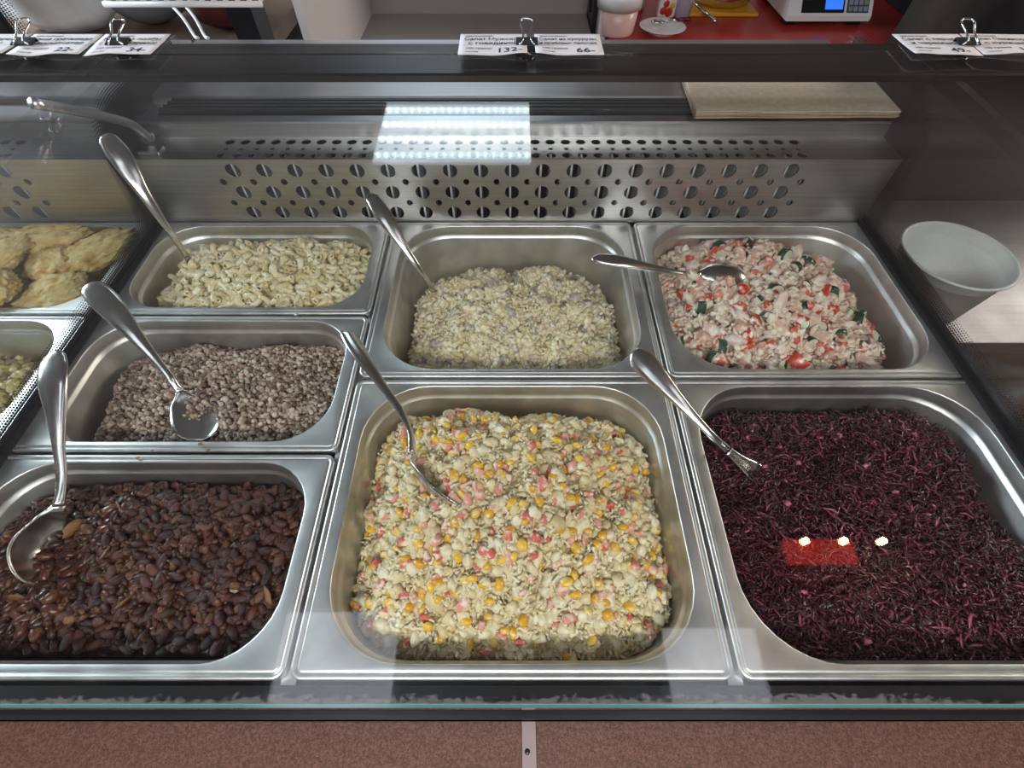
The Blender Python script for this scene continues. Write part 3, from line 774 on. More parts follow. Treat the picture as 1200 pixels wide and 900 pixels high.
o = join('salad_shreds', shr, P, rotmats(len(P), .5), rng.uniform(.008, .016, len(P)), M['dress_bits']); stuff(o, 'pinkish coated shreds in the tomato salad', 'salad')
ck = [chunk(200+k, 1.2, .8, .6, .16) for k in range(6)]; wedge = [blob(I3, .45, 230+k, 1.3, .8, .5, 2.6) for k in range(6)]
def spots(h, sp, n, inset=.004):
    p = h.points(0, inset, sp); return p[rng.permutation(len(p))][:n]
P2 = spots(ht, .019, 130)
individuals('crab_meat_piece', wedge, lift(P2, ht, .002), rotmats(len(P2), .5), rng.uniform(.016, .027, len(P2)), M['pinkmeat'], 'pale pink coated crab meat piece in the tomato salad', 'crab meat', 'crab meat pieces in the tomato salad')
P2 = spots(ht, .020, 80)
individuals('tomato_piece', ck, lift(P2, ht, .0035), rotmats(len(P2), .6), rng.uniform(.011, .021, len(P2)), M['tomato'], 'red chopped tomato piece in the tomato and cucumber salad', 'tomato', 'tomato pieces in the salad')
# cucumber: a half-moon slice with dark skin as its own part
def cuc_slice():
    V = []; n = 8; r0 = .5; th = .22
    for z in (-th, th):
        V += [(0, 0, z)]+[(r0*math.cos(math.pi*k/n), r0*math.sin(math.pi*k/n), z) for k in range(n+1)]
    m = n+2; Fc = []
    for k in range(n): Fc += [(0, k+2, k+1), (m, m+k+1, m+k+2)]
    Fc += [(0, 1, m+1, m), (0, m, m+n+1, n+1)]
    S = []; SV = []
    for z in (-th*1.02, th*1.02):
        for rr in (r0, r0*1.09): SV += [(rr*math.cos(math.pi*k/n), rr*math.sin(math.pi*k/n), z) for k in range(n+1)]
    q = n+1
    for k in range(n):
        S += [(q+k, q+k+1, 3*q+k+1, 3*q+k), (k, q+k, q+k+1, k+1)[::-1], (2*q+k, 2*q+k+1, 3*q+k+1, 3*q+k)[::-1], (k, k+1, 2*q+k+1, 2*q+k)]
    S += [(0, q, 3*q, 2*q), (n, 2*q+n, 3*q+n, q+n)]
    return V, Fc, SV, S
cv, cf, sv, sf = cuc_slice()
me_f = mesh_np('cucumber_slice', cv, cf, False); me_f.materials.append(M['cuc_flesh'])
me_s = mesh_np('skin', sv, sf, True); me_s.materials.append(M['cuc_skin'])
P2 = spots(ht, .026, 55); P = lift(P2, ht, .004); Rm = rotmats(len(P), .6)
for i in range(len(P)):
    o = bpy.data.objects.new('cucumber_slice', me_f); COL.objects.link(o); s = rng.uniform(.014, .022)
    o.matrix_world = Matrix.Translation(Vector(P[i])) @ Matrix(Rm[i].tolist()).to_4x4() @ Matrix.Diagonal((s, s, s, 1))
    tag(o, 'pale green cucumber slice with dark skin in the tomato salad', 'cucumber', 'cucumber slices in the tomato salad')
    k = bpy.data.objects.new('skin', me_s); COL.objects.link(k); k.parent = o

# --- beetroot and red cabbage salad ----------------------------------------------
M['cab_mass'] = food('dark_purple_mass', [(.3, (.025, .004, .007)), (.7, (.065, .010, .017))], .3, False, 120, .5, 0)
M['cab'] = food('purple_shreds', [(0, (.022, .003, .006)), (.4, (.055, .007, .013)), (.75, (.095, .013, .023)), (.93, (.16, .026, .042)), (1, (.34, .08, .11))], .28, True, 200, .3, 0, coat=.25)
M['cab_pink'] = food('pink_cabbage_bits', [(0, (.38, .04, .09)), (1, (.50, .14, .19))], .3, 'object', 150, .3, 0, coat=.3)
hb = Heap(PAN['cabb'], (.003, .012, .002, .012), .06, -.028, .020, .016, 18, .012, .012, seed=31,
          extra=lambda x, y: clumps(x, y, .003, 40, 33)-.012*np.exp(-((x-.29)**2+(y-.215)**2)/.0010))
m_ = hb.mass('salad_mass', M['cab_mass'], .0025, .003, 200, low=.0015); stuff(m_, 'dark purple juicy base of the beetroot cabbage salad', 'salad')
thin = [strand(300+k, 7, .28, .13, .075, 1) for k in range(10)]
P = lift(hb.points(9500), hb, 0); P[:, 2] += rng.uniform(-.004, .003, len(P))
o = join('cabbage_shreds', thin, P, rotmats(len(P), .20), rng.uniform(.010, .024, len(P)), M['cab']); stuff(o, 'fine glossy purple beetroot and cabbage shreds', 'salad')
P2 = spots(hb, .03, 40)
individuals('pink_cabbage_piece', lumps[:4], lift(P2, hb, .002), rotmats(len(P2)), rng.uniform(.004, .008, len(P2)), M['cab_pink'], 'bright pink bit in the dark purple cabbage salad', 'cabbage', 'pink bits in the cabbage salad')

# --- stewed beans -----------------------------------------------------------------
def bean_tpl(seed):
    V, T = I3 if False else I2; r = np.random.default_rng(seed)
    V = V*np.array([1, .58, .5]); V = V.copy(); V[:, 1] += .20*(V[:, 0]**2)*r.uniform(.4, 1.3)-.02
    V *= (1+.05*np.sin(V @ r.normal(0, 8, 3)))[:, None]
    return V, T
M['bean'] = food('stewed_bean_skin', [(0, (.020, .0035, .0025)), (.35, (.036, .0062, .0033)), (.7, (.060, .011, .0058)), (.92, (.10, .028, .014)), (1, (.14, .055, .024))], .30, 'object', 90, .4, 0, coat=.22, spec=.35)
M['bean_i'] = food('stewed_bean_skin_deep', [(0, (.020, .0035, .0025)), (.35, (.036, .0062, .0033)), (.7, (.060, .011, .0058)), (.92, (.10, .028, .014)), (1, (.14, .055, .024))], .30, True, 90, .4, 0, coat=.22, spec=.35)
M['sauce'] = food('bean_sauce', [(.3, (.035, .008, .005)), (.7, (.12, .033, .015))], .3, False, 110, .6, 0, coat=.15)
M['onion'] = food('stewed_onion', [(0, (.16, .065, .02)), (1, (.26, .13, .045))], .3, 'object', 120, .3, .1)
hn = Heap(PAN['bean'], (.003, .006, .010, .006), .045, -.028, .010, .012, 18, .010, .012, seed=41)
m_ = hn.mass('bean_sauce_mass', M['sauce'], .0022, .0035, 260, low=.0012); stuff(m_, 'thick brown sauce under the stewed beans', 'sauce')
bt = [bean_tpl(400+k) for k in range(8)]
P2 = hn.points(0, .003, .0092); P = lift(P2, hn, .000); P[:, 2] += rng.uniform(-.0015, .0025, len(P))
Rm = rotmats(len(P), .35); S = rng.uniform(.0125, .0175, len(P)); od = nearest_first(P); a = od[:300]; b_ = od[300:]
individuals('stewed_bean', bt, P[a], Rm[a], S[a], M['bean'], 'glossy reddish-brown bean in the pan of stewed beans', 'bean', 'stewed beans')
P3 = lift(hn.points(420), hn, -.005)
PP = np.concatenate([P[b_], P3]); RR = np.concatenate([Rm[b_], rotmats(len(P3), .4)]); SS = np.concatenate([S[b_], rng.uniform(.012, .017, len(P3))])
o = join('stewed_beans_rest', bt, PP, RR, SS, M['bean_i']); stuff(o, 'remaining stewed beans deeper in the pan', 'bean')
mash = [blob(I2, .4, 500+k, 1.2, .9, .7) for k in range(5)]
P = lift(hn.points(1500), hn, .0012)
o = join('sauce_crumbs', mash, P, rotmats(len(P)), rng.uniform(.003, .009, len(P)), food('brown_crumbs', [(0, (.028, .007, .004)), (.7, (.075, .023, .010)), (1, (.14, .055, .024))], .4, True, 200, .5, spec=.35)); stuff(o, 'brown mashed crumbs among the stewed beans', 'sauce')
flat = [blob(I2, .35, 520+k, 1.3, .8, .22) for k in range(4)]
P2 = spots(hn, .04, 9)
individuals('onion_piece', flat, lift(P2, hn, .005), rotmats(len(P2), .3), rng.uniform(.008, .015, len(P2)), M['onion'], 'yellow-brown stewed onion piece lying on the beans', 'onion', 'onion pieces on the beans')

# --- buckwheat ---------------------------------------------------------------------
M['buck_mass'] = food('buckwheat_base', [(.3, (.10, .06, .045)), (.7, (.22, .15, .115))], .6, False, 200, .6, 0)
M['buck'] = food('buckwheat_grain', [(0, (.10, .055, .040)), (.35, (.24, .155, .115)), (.7, (.44, .33, .26)), (1, (.64, .53, .44))], .45, True, 250, .3, 0)
hk = Heap(PAN['buck'], (.018, .004, .003, .006), .045, -.032, .016, .012, 22, .014, .014, seed=51)
m_ = hk.mass('buckwheat_mass', M['buck_mass'], .003, .002, 250); stuff(m_, 'brown underlying bed of boiled buckwheat', 'buckwheat')
grain = [blob(I1, .22, 600+k, 1, .8, .72) for k in range(8)]
P = lift(hk.points(7500, .001), hk, 0); P[:, 2] += rng.uniform(-.004, .0025, len(P))
o = join('buckwheat_grains', grain, P, rotmats(len(P)), rng.uniform(.0045, .0078, len(P)), M['buck']); stuff(o, 'loose boiled brown buckwheat grains', 'buckwheat')

# --- elbow pasta ---------------------------------------------------------------------
def elbow(seed, sides=7, n=6):
    r = np.random.default_rng(seed); ang = r.uniform(1.0, 2.0); Rr = .9/ang
    V = []
    for rad in (.20, .12):
        for i in range(n):
            t = (i/(n-1)-.5)*ang; c = np.array([Rr*math.sin(t), Rr*(1-math.cos(t))-.1, 0]); nrm = np.array([-math.sin(t), math.cos(t), 0])
            for k in range(sides):
                q = 2*math.pi*k/sides; V.append(c+rad*(nrm*math.cos(q)+np.array([0, 0, math.sin(q)])))
    m = n*sides; Fc = []
    for i in range(n-1):
        for k in range(sides):
            a, b = i*sides+k, i*sides+(k+1) % sides
            Fc += [(a, a+sides, b+sides, b), (m+a, m+b, m+b+sides, m+a+sides)]
    for i in (0, n-1):
        for k in range(sides):
            a, b = i*sides+k, i*sides+(k+1) % sides
            Fc.append((a, b, m+b, m+a) if i == 0 else (b, a, m+a, m+b))
    return np.array(V), tri(Fc)
pst = [(0, (.70, .57, .31)), (.5, (.82, .72, .48)), (1, (.87, .80, .61))]
M['pasta'] = food('boiled_pasta', pst, .3, 'object', 120, .1, .15, coat=.15); M['pasta_i'] = food('boiled_pasta_deep', pst, .3, True, 120, .1, .15, coat=.15)
hp = Heap(PAN['pasta'], (.020, .004, .001, .008), .045, -.018, .020, .010, 24, .014, .014, seed=61)
m_ = hp.mass('pasta_bed', M['pasta_i'], .004, .002, 200, low=.009); stuff(m_, 'pale bed of pasta under the elbows', 'pasta')
el = [elbow(700+k) for k in range(6)]
P2 = hp.points(0, .003, .0098); P = lift(P2, hp, .0005); P[:, 2] += rng.uniform(-.002, .003, len(P))
Rm = rotmats(len(P), .5); S = rng.uniform(.0155, .0205, len(P)); od = nearest_first(P); a = od[:300]; b_ = od[300:]
individuals('elbow_pasta', el, P[a], Rm[a], S[a], M['pasta'], 'pale cream boiled elbow pasta in the back steel pan', 'pasta', 'elbow pasta pieces')
P3 = lift(hp.points(560), hp, -.004)
o = join('elbow_pasta_rest', el, np.concatenate([P[b_], P3]), np.concatenate([Rm[b_], rotmats(len(P3), .5)]), np.concatenate([S[b_], rng.uniform(.015, .019, len(P3))]), M['pasta_i'])
stuff(o, 'remaining elbow pasta deeper in the pan', 'pasta')

# ================================================================== SERVING SPOONS
def spoon(ctrl, label, ups=None, split=None, group='serving spoons in the pans', bowl='spoon'):
    """ctrl: (x, y, z, half width, sag) from the handle tip to the bowl end"""
    A = np.array([c[:5] for c in ctrl], float); C = catmull(A, 8); n = len(C)
    dist = np.concatenate([[0], np.cumsum(np.linalg.norm(np.diff(C[:, :3], axis=0), axis=1))]); rw = A[1, 3]
    near = dist < rw; C[near, 3] = np.maximum(rw*np.sqrt(np.clip(1-((rw-dist[near])/rw)**2, 0, 1)), .0008)
    if ups is None: ups = [tuple((CAM-A[i, :3])/np.linalg.norm(CAM-A[i, :3])+np.array([0, 0, .5])) for i in range(len(A))]
    U = catmull(np.array(ups, float), 8)
    P = C[:, :3]; T = np.gradient(P, axis=0); T /= np.linalg.norm(T, axis=1)[:, None]
    Wd = np.cross(T, U); Wd /= np.linalg.norm(Wd, axis=1)[:, None]; Nn = np.cross(Wd, T)
    hw = np.maximum(C[:, 3], .0006); sag = C[:, 4]; th = .0011
    m = 9; us = np.linspace(-1, 1, m)
    def mesh(i0, i1, name):
        V = []; Fc = []; k = i1-i0
        for side in (1, -1):
            for i in range(i0, i1):
                for u in us:
                    fl = max(0, 1-abs(sag[i])/.0025)*min(1, hw[i]/.008); bead = .0007*fl*max(0, 1-abs(abs(u)-.82)/.18) if side > 0 else 0
                    crown = .0036*fl*(1-u*u)
                    V.append(P[i]+Wd[i]*hw[i]*u+Nn[i]*(-sag[i]*(1-u*u)+side*th*(1 if abs(u) < 1 else .3)+side*crown*.6+bead))
        q = k*m
        for i in range(k-1):
            for j in range(m-1):
                a = i*m+j; Fc += [(a, a+1, a+m+1, a+m), (q+a, q+a+m, q+a+m+1, q+a+1)]
        for i in range(k-1):
            a = i*m; Fc += [(a, a+m, q+a+m, q+a), (a+m-1, q+a+m-1, q+a+2*m-1, a+2*m-1)]
        for j in range(m-1):
            Fc += [(j, q+j, q+j+1, j+1)]; a = (k-1)*m+j; Fc += [(a, a+1, q+a+1, q+a)]
        return mesh_np(name, V, Fc)
    base = Vector(P[-1]); e = empty('serving_spoon', base); tag(e, label, 'spoon', group)
    sp = int(split*8) if split else n
    if sp < n:
        ob_at('handle', mesh(0, sp+1, 'handle'), M['spoon'], e); ob_at('bowl', mesh(sp, n, 'bowl'), M[bowl], e)
    else: ob_at('handle', mesh(0, n, 'handle'), M['spoon'], e)
    return np.sum(np.linalg.norm(np.diff(P, axis=0), axis=1))
def sp_(lst): return [(*PZ(px, py, z), w_, s) for px, py, z, w_, s in lst]
def heaped(lst): return sp_(lst)
L = []
# pasta spoon: only the handle stands out of the pasta
L.append(spoon(sp_([(123, 158, .131, .002, 0), (130, 167, .126, .0105, 0), (147, 192, .110, .0112, 0), (170, 228, .082, .0068, 0), (190, 258, .054, .0046, 0), (207, 283, .027, .0036, 0), (219, 300, .002, .0040, 0), (228, 314, -.022, .0085, .001), (240, 328, -.035, .017, .004), (250, 338, -.043, .012, .003), (256, 344, -.046, .002, .0)]),
  'steel serving spoon standing in the elbow pasta, handle up', split=6))
# mushroom salad spoon
L.append(spoon(sp_([(433, 228, .062, .002, 0), (439, 236, .060, .0095, 0), (452, 256, .050, .0098, 0), (470, 284, .030, .0058, 0), (487, 309, .008, .0040, 0), (500, 328, -.014, .0036, 0), (508, 342, -.034, .0045, 0), (511, 355, -.045, .013, .002), (513, 372, -.052, .019, .005), (512, 386, -.060, .013, .003), (511, 392, -.064, .002, 0)]),
  'steel serving spoon leaning in the pale mushroom salad', split=6))
# tomato salad spoon: lies across the rim, bowl upside down on the salad
L.append(spoon(sp_([(695, 301, .020, .002, 0), (701, 303, .021, .0075, 0), (725, 306, .022, .0085, 0), (755, 312, .018, .0058, 0), (785, 318, .010, .0040, 0), (806, 321, .002, .0036, 0), (820, 321, .000, .0060, -.001), (838, 321, .000, .0180, -.006), (858, 326, -.003, .0210, -.008), (871, 334, -.008, .014, -.005), (876, 339, -.012, .002, 0)]),
  'steel serving spoon lying across the tomato salad, bowl turned down', split=6, ups=[(0, -.3, 1)]*11))
# buckwheat spoon
L.append(spoon(sp_([(103, 334, .058, .002, 0), (111, 341, .057, .0118, 0), (130, 360, .049, .0125, 0), (155, 389, .034, .0080, 0), (178, 416, .018, .0048, 0), (199, 442, .004, .0038, 0), (211, 459, -.008, .0048, 0), (218, 473, -.013, .0150, .003), (230, 490, -.0155, .0225, .006), (244, 503, -.0195, .016, .004), (252, 509, -.023, .002, 0)]),
  'steel serving spoon with its bowl up in the buckwheat', split=6))
# bean spoon: handle arches over the rim
L.append(spoon(sp_([(61, 414, .060, .003, 0), (62, 424, .060, .0115, 0), (62, 450, .055, .0120, 0), (66, 490, .040, .0078, 0), (69, 525, .026, .0048, 0), (72, 560, .012, .0042, 0), (69, 592, .002, .0048, 0), (58, 613, -.006, .0140, .004), (46, 640, -.012, .0210, .009), (44, 666, -.018, .016, .006), (47, 686, -.026, .002, 0)]),
  'steel serving spoon in the stewed beans with arched handle', split=6, ups=[(.2, -.6, 1)]*4+[(.3, -.4, 1)]*2+[(.8, -.2, 1)]+[(1.7, -.1, .6)]*4))
# corn salad spoon: bowl stands on its edge in the salad
L.append(spoon(sp_([(404, 387, .040, .002, 0), (409, 394, .040, .0080, 0), (424, 417, .038, .0088, 0), (446, 449, .032, .0052, 0), (468, 480, .026, .0040, 0), (481, 507, .022, .0036, 0), (483, 532, .023, .0042, 0), (492, 552, .023, .010, .002), (512, 573, .022, .0140, .005), (535, 590, .021, .011, .003), (551, 598, .020, .002, 0)]),
  'steel serving spoon sunk on its side in the corn salad', split=6, ups=[(.6, .1, 1)]*5+[(.9, .5, .7)]*2+[(1, 1, .35)]*4))
# cabbage salad spoon
L.append(spoon(sp_([(740, 413, .040, .002, 0), (747, 418, .040, .0105, 0), (765, 436, .038, .0110, 0), (790, 463, .032, .0068, 0), (813, 488, .024, .0044, 0), (835, 511, .014, .0036, 0), (853, 528, .002, .0044, 0), (869, 541, -.006, .0060, .001), (888, 555, -.013, .0085, .003), (904, 568, -.021, .006, .002), (912, 575, -.026, .002, 0)]),
  'steel serving spoon half buried in the purple cabbage salad', split=6))
print('spoon lengths', [round(float(x), 3) for x in L])

# ================================================================== PRICE TAGS AND CLIPS
def PG(px, py):
    """point of the glass top seen at a pixel"""
    n = np.array([0, -math.sin(ALPHA), math.cos(ALPHA)]); v = ray(px, py)
    return CAM+v*(((GB-CAM) @ n)/(v @ n))
_tmp = bpy.data.curves.new('tmp_text', 'FONT')
def text_mesh(body, size, align='CENTER'):
    cu = bpy.data.curves.new('text', 'FONT'); cu.body = body; cu.size = size; cu.align_x = align; cu.resolution_u = 2; cu.offset = size*.012
    t = bpy.data.objects.new('text', cu); COL.objects.link(t)
    dg = bpy.context.evaluated_depsgraph_get(); me = bpy.data.meshes.new_from_object(t.evaluated_get(dg))
    bpy.data.objects.remove(t); bpy.data.curves.remove(cu); return me
def price_tag(px0, px1, lines, small, price, label, yaw=0, y_top=41.5, H=.056, seed=0):
    a, b = PG(px0, y_top), PG(px1, y_top); W = b[0]-a[0]; cx = (a[0]+b[0])/2; y = a[1]-.0005; r = np.random.default_rng(seed)
    e = empty('price_tag', (cx, y, gz(y)+.0012)); e.rotation_euler = (ALPHA, 0, yaw); tag(e, label, 'price tag')
    nx, ny = 12, 8; V = []; ph = r.uniform(0, 6, 2)
    def zc(u, v): return .0004+.0011*math.sin(u*5+ph[0])*(v)**2+.0016*v*v*(.6+.4*math.sin(u*9+ph[1]))
    for j in range(ny+1):
        for i in range(nx+1):
            u, v = i/nx, j/ny; V.append(((u-.5)*W, -v*H, zc(u, v)))
    n = len(V); V += [(x, yy, z-.0004) for x, yy, z in V]; q = nx+1
    Fc = [(j*q+i, (j+1)*q+i, (j+1)*q+i+1, j*q+i+1) for j in range(ny) for i in range(nx)]
    Fc += [tuple(n+k for k in f)[::-1] for f in Fc]
    rim = [i for i in range(q)]+[j*q+nx for j in range(1, ny+1)]+[ny*q+i for i in range(nx-1, -1, -1)]+[j*q for j in range(ny-1, 0, -1)]
    Fc += [(rim[k], rim[(k+1) % len(rim)], n+rim[(k+1) % len(rim)], n+rim[k]) for k in range(len(rim))]
    ob('card', mesh_np('card', V, Fc), M['paper'], e)
    def put(body, size, x, yv, align='CENTER'):
        me = text_mesh(body, size, align)
        k = 1.0
        if len(me.vertices):
            co = np.empty(len(me.vertices)*3); me.vertices.foreach_get('co', co); co = co.reshape(-1, 3)
            wd = co[:, 0].max()-co[:, 0].min(); lim = W*.86
            if wd > lim: co[:, 0] *= lim/wd
            for c in co:
                c[0] += x; c[1] += yv; c[2] = zc(min(1, max(0, c[0]/W+.5)), min(1, max(0, -c[1]/H)))+.0003
            me.vertices.foreach_set('co', co.ravel()); me.update()
        o = ob('lettering', me, M['ink'], e)
    yv = -.0175
    for k, s in enumerate(lines): put(s, .0098, 0, yv-.0112*k)
    put(small, .0062, -W*.40, -.0415, 'LEFT'); put('состав', .0045, -W*.40, -.0500, 'LEFT')
    put('ИП магазин'[:0] or 'наименование', .0045, -W*.42, -.0075, 'LEFT')
    put(price, .0165, W*.24, -.0500)
    for yy in (-.0195, -.0310):   # ruled lines
        bm = bmesh.new()
        for (x0, x1) in ((-.46, -.30), (.30, .46)):
            z = .0022; vs = [bm.verts.new((W*xx, yy+dy, zc(xx+.5, -yy/H)+.0003)) for xx, dy in ((x0, -.0002), (x1, -.0002), (x1, .0002), (x0, .0002))]; bm.faces.new(vs)
        ob('ruled_line', bm_mesh('ruled_line', bm), M['ink'], e)
    return e
price_tag(540, 617, ['Салат Мужской', 'с говядиной'], '100 грамм', '132-', 'white price tag for the beef salad on the glass edge', seed=1)
price_tag(626, 702, ['Салат из кукурузы', 'и крабовых палочек'], '100 грамм', '66-', 'white price tag for the corn and crab stick salad on the glass edge', seed=2)
price_tag(1044, 1121, ['Салат с перцем', 'и черемшой'], '100 грамм', '49-', 'white price tag for the pepper salad on the glass edge', seed=3)
price_tag(1124, 1202, ['Салат Пекинский', 'с курицей'], '100 грамм', '116-', 'white price tag for the Peking cabbage salad, beside the pepper salad tag', yaw=R(-2), seed=4)
price_tag(125, 201, ['Каша из полбы', 'с сыром жареным'], '100 грамм', '34-', 'white price tag beside the bare end of the the glass edge', seed=5)
price_tag(42, 122, ['Каша гречневая', 'рассыпчатая'], '100 грамм', '22-', 'white price tag for the buckwheat, clipped to the glass edge', seed=6)
price_tag(-42, 38, ['Лапша отварная', 'с маслом'], '100 грамм', '32-', 'white price tag for the noodles, clipped to the glass edge', seed=7)
def binder_clip(px, label):
    p = PG(px, 42); e = empty('binder_clip', (p[0], GB[1], GB[2])); e.rotation_euler = (ALPHA, 0, 0)
    tag(e, label, 'binder clip', 'binder clips on the glass edge')
    w_ = .0125
    prof = [(-.0085, .0034), (.0035, .0062), (.0042, .0030), (.0042, -.0095), (.0035, -.0125), (-.0085, -.0092), (-.0085, -.0078), (.0030, -.0112), (.0034, -.0085), (.0034, .0030), (.0028, .0050), (-.0085, .0024)]
    extr = []
    n = len(prof); V = [(-w_, y, z) for y, z in prof]+[(w_, y, z) for y, z in prof]
    Fc = [(i, (i+1) % n, n+(i+1) % n, n+i) for i in range(n)]+[tuple(range(n))[::-1], tuple(range(n, 2*n))]
    ob('clip_body', mesh_np('clip_body', V, Fc, False), M['black'], e)
    def wire(sg):
        pts = [(-.0085, -.0080, 0), (-.0050, -.0070, .004), (-.0048, .004, .0085), (-.0072, .014, .0125), (-.0065, .019, .0145), (-.003, .021, .0152), (.003, .021, .0152), (.0065, .019, .0145), (.0072, .014, .0125), (.0048, .004, .0085), (.0050, -.0070, .004), (.0085, -.0080, 0)]
        return [(x, y, (z+.0028) if sg > 0 else -(z+.010)) for x, y, z in pts]
    for sg in (1, -1):
        V, Fc = tube_np(catmull(wire(sg), 5), .0011, 8); ob('wire_handle', mesh_np('wire_handle', V, Fc), M['chrome'], e)
binder_clip(617, 'black binder clip between the beef salad and corn salad tags')
binder_clip(1118, 'black binder clip between the pepper salad and Peking salad tags')
binder_clip(152, 'black binder clip holding the tag at the end of the row of three')
binder_clip(45, 'black binder clip between the noodle and buckwheat tags')

# ================================================================== KRAFT PAPER SHEETS on the ledge
q = [PZ(808, 93, .124), PZ(1035, 93, .124), PZ(1058, 130, .121), PZ(818, 131, .121)]
for k in range(7):
    V = []; nx = 10
    dx = rng.normal(0, .0012); dy = rng.normal(0, .001)-.0006*k*0
    for zz in (0, -.0007):
        for j in (0, 1):
            for i in range(nx+1):
                u = i/nx; A = q[0]*(1-u)+q[1]*u; B = q[3]*(1-u)+q[2]*u; p = (A if j == 0 else B).copy()
                if j == 0: p[1] += .06
                p[0] += dx; p[1] += dy; p[2] += zz-.0013*k+(.0004*math.sin(u*11+k*2) if j else 0)
                V.append(p)
    m = nx+1
    Fc = []
    for i in range(nx):
        Fc += [(i, m+i, m+i+1, i+1), (2*m+i, 2*m+i+1, 3*m+i+1, 3*m+i), (m+i, 3*m+i, 3*m+i+1, m+i+1), (i, i+1, 2*m+i+1, 2*m+i)]
    Fc += [(0, 2*m, 3*m, m), (nx, m+nx, 3*m+nx, 2*m+nx)]
    V = np.array(V); c = V.mean(0)
    o = ob('kraft_sheet', mesh_np('kraft_sheet', V-c, Fc, False), M['kraft'] if k in (0, 2, 5) else M['kraft_edge'], None, c)
    tag(o, 'brown kraft paper sheet in the pile on the steel ledge', 'paper', 'kraft paper sheets on the ledge')

# ================================================================== THE NEIGHBOURING CASE (seen through the left side pane)
case2 = empty('display_case', (-.98, .3, FL)); tag(case2, 'neighbouring steel display case holding fried food beyond the dotted side pane', 'display case')
build_plenum(case2, -.982, .487)
extrude_profile('canopy_beam', BEAM, -1.6, -.481, M['beam'], case2, closed=True)
glass_set(-1.6, -.4805, case2)
box('front_channel', -1.6, -.481, .0035, .0075, -.125, .004, M['black'], case2)
box('cabinet_body', -1.49, -.498, .006, .86, FL, -.125, M['steel'], case2)
box('well_front_strip', -1.49, -.498, .0075, .0235, -.125, -.004, M['black'], case2)
CN = (-.806, -.4875)
def npan(key, r, label):
    op = opening(CN, r); o = make_pan('gastronorm_pan', CN[0], CN[1], r[0], r[1], op, .05); tag(o, label, 'food pan', 'pans of the neighbouring case'); PAN[key] = op
npan('n1', ROWS3[2], 'steel pan of battered fried fillets beyond the side pane')
npan('n2', ROWS3[1], 'steel pan of yellow-brown stew beyond the side pane')
M['batter'] = food('golden_batter', [(.28, (.44, .23, .06)), (.42, (.66, .42, .14)), (.55, (.80, .60, .28)), (.75, (.85, .72, .42))], .75, False, 70, 1.0, 0, spec=.2)
hq = Heap(PAN['n1'], (.004, .006, .003, .012), .045, -.030, .008, .006, 20, .012, .012, seed=71)
o = hq.mass('batter_crumb_bed', M['batter'], .004, .002, 200, low=.012); stuff(o, 'golden crumbs under the fried fillets', 'crumbs')
spots_ = [(-.765, .425, 0), (-.700, .415, .6), (-.630, .425, 2.8), (-.560, .425, .4), (-.735, .475, 1.2), (-.660, .480, .3), (-.590, .485, 2.6), (-.540, .500, .7), (-.770, .515, .2), (-.690, .525, 3.0), (-.620, .525, .2)]
I5 = ico(5)
for k, (x, y, a) in enumerate(spots_):
    V, T = I5; r = np.random.default_rng(k); nrm = V*2
    n3 = lambda f, o: fbm(V[:, 0]*2+k*3+V[:, 2], V[:, 1]*2+V[:, 2]*1.7, f, k*7+o, 3)
    d = .28*n3(1.6, 1)+.16*n3(5, 2)+.16*n3(14, 3)+.10*n3(30, 4)
    V = V*(1+1.5*d)[:, None]*np.array([r.uniform(.085, .105), r.uniform(.055, .070), .030]); V[:, 2] += 1.2*(V[:, 0]**2)*r.uniform(-.4, 1)
    o = ob('fried_fillet', mesh_tris('fried_fillet', V, T), M['batter'], None, (x, y, -.008+.010*(k % 3)*.6)); o.rotation_euler = (r.uniform(-.2, .2), r.uniform(-.2, .2), a)
    tag(o, 'golden battered fried fillet in the neighbouring pan', 'fried fillet', 'fried fillets in the neighbouring pan')
M['stew'] = food('yellow_stew_bits', [(0, (.22, .14, .08)), (.3, (.34, .22, .12)), (.6, (.58, .45, .16)), (1, (.70, .60, .32))], .4, True, 120, .4, .1)
hs = Heap(PAN['n2'], (.004, .004, .003, .004), .045, -.058, .004, .010, 24, .006, .012, seed=81)
o = hs.mass('stew_mass', M['batter'], .004, .002, 200); stuff(o, 'yellow sauce of the neighbouring stew', 'stew')
P = lift(hs.points(900), hs, .0)
o = join('stew_pieces', lumps, P, rotmats(len(P)), rng.uniform(.008, .017, len(P)), M['stew']); stuff(o, 'yellow and brown chopped pieces of the neighbouring stew', 'stew')

# ================================================================== RIGHT OF THE CASE: table, cup, boards
TZ = -.125
yt = PZ(1165, 402, TZ)[1]
tb = empty('counter_section', (.95, .7, FL)); tag(tb, 'steel and brown wood counter section under its own glass, right of the case', 'counter')
extrude_profile('canopy_beam', BEAM, .481, 1.6, M['beam'], tb, closed=True)
glass_set(.4805, 1.6, tb)
box('front_channel', .481, 1.6, .0035, .0075, -.125, .004, M['black'], tb)
box('table_top', .505, 1.5, yt, .80, TZ-.025, TZ, steel('dull_table_steel', (.36, .35, .38), .5), tb, .002)
for lx in (.53, 1.46):
    for ly in (yt+.03, .76): box('leg', lx-.02, lx+.02, ly-.02, ly+.02, FL, TZ-.0255, M['wood'], tb)
box('lower_shelf', .505, 1.5, .05, .78, TZ-.30, TZ-.27, M['wood'], tb)
box('back_board', .505, 1.5, .80, .82, FL, .10, M['darkwood'], tb)
rc_ = PZ(1121, 297, .012); cu = empty('paper_cup', (rc_[0]+.004, rc_[1], TZ)); tag(cu, 'wide white paper cup standing on the steel side table', 'cup')
HC = .012-TZ; rr = .064; rb = .040
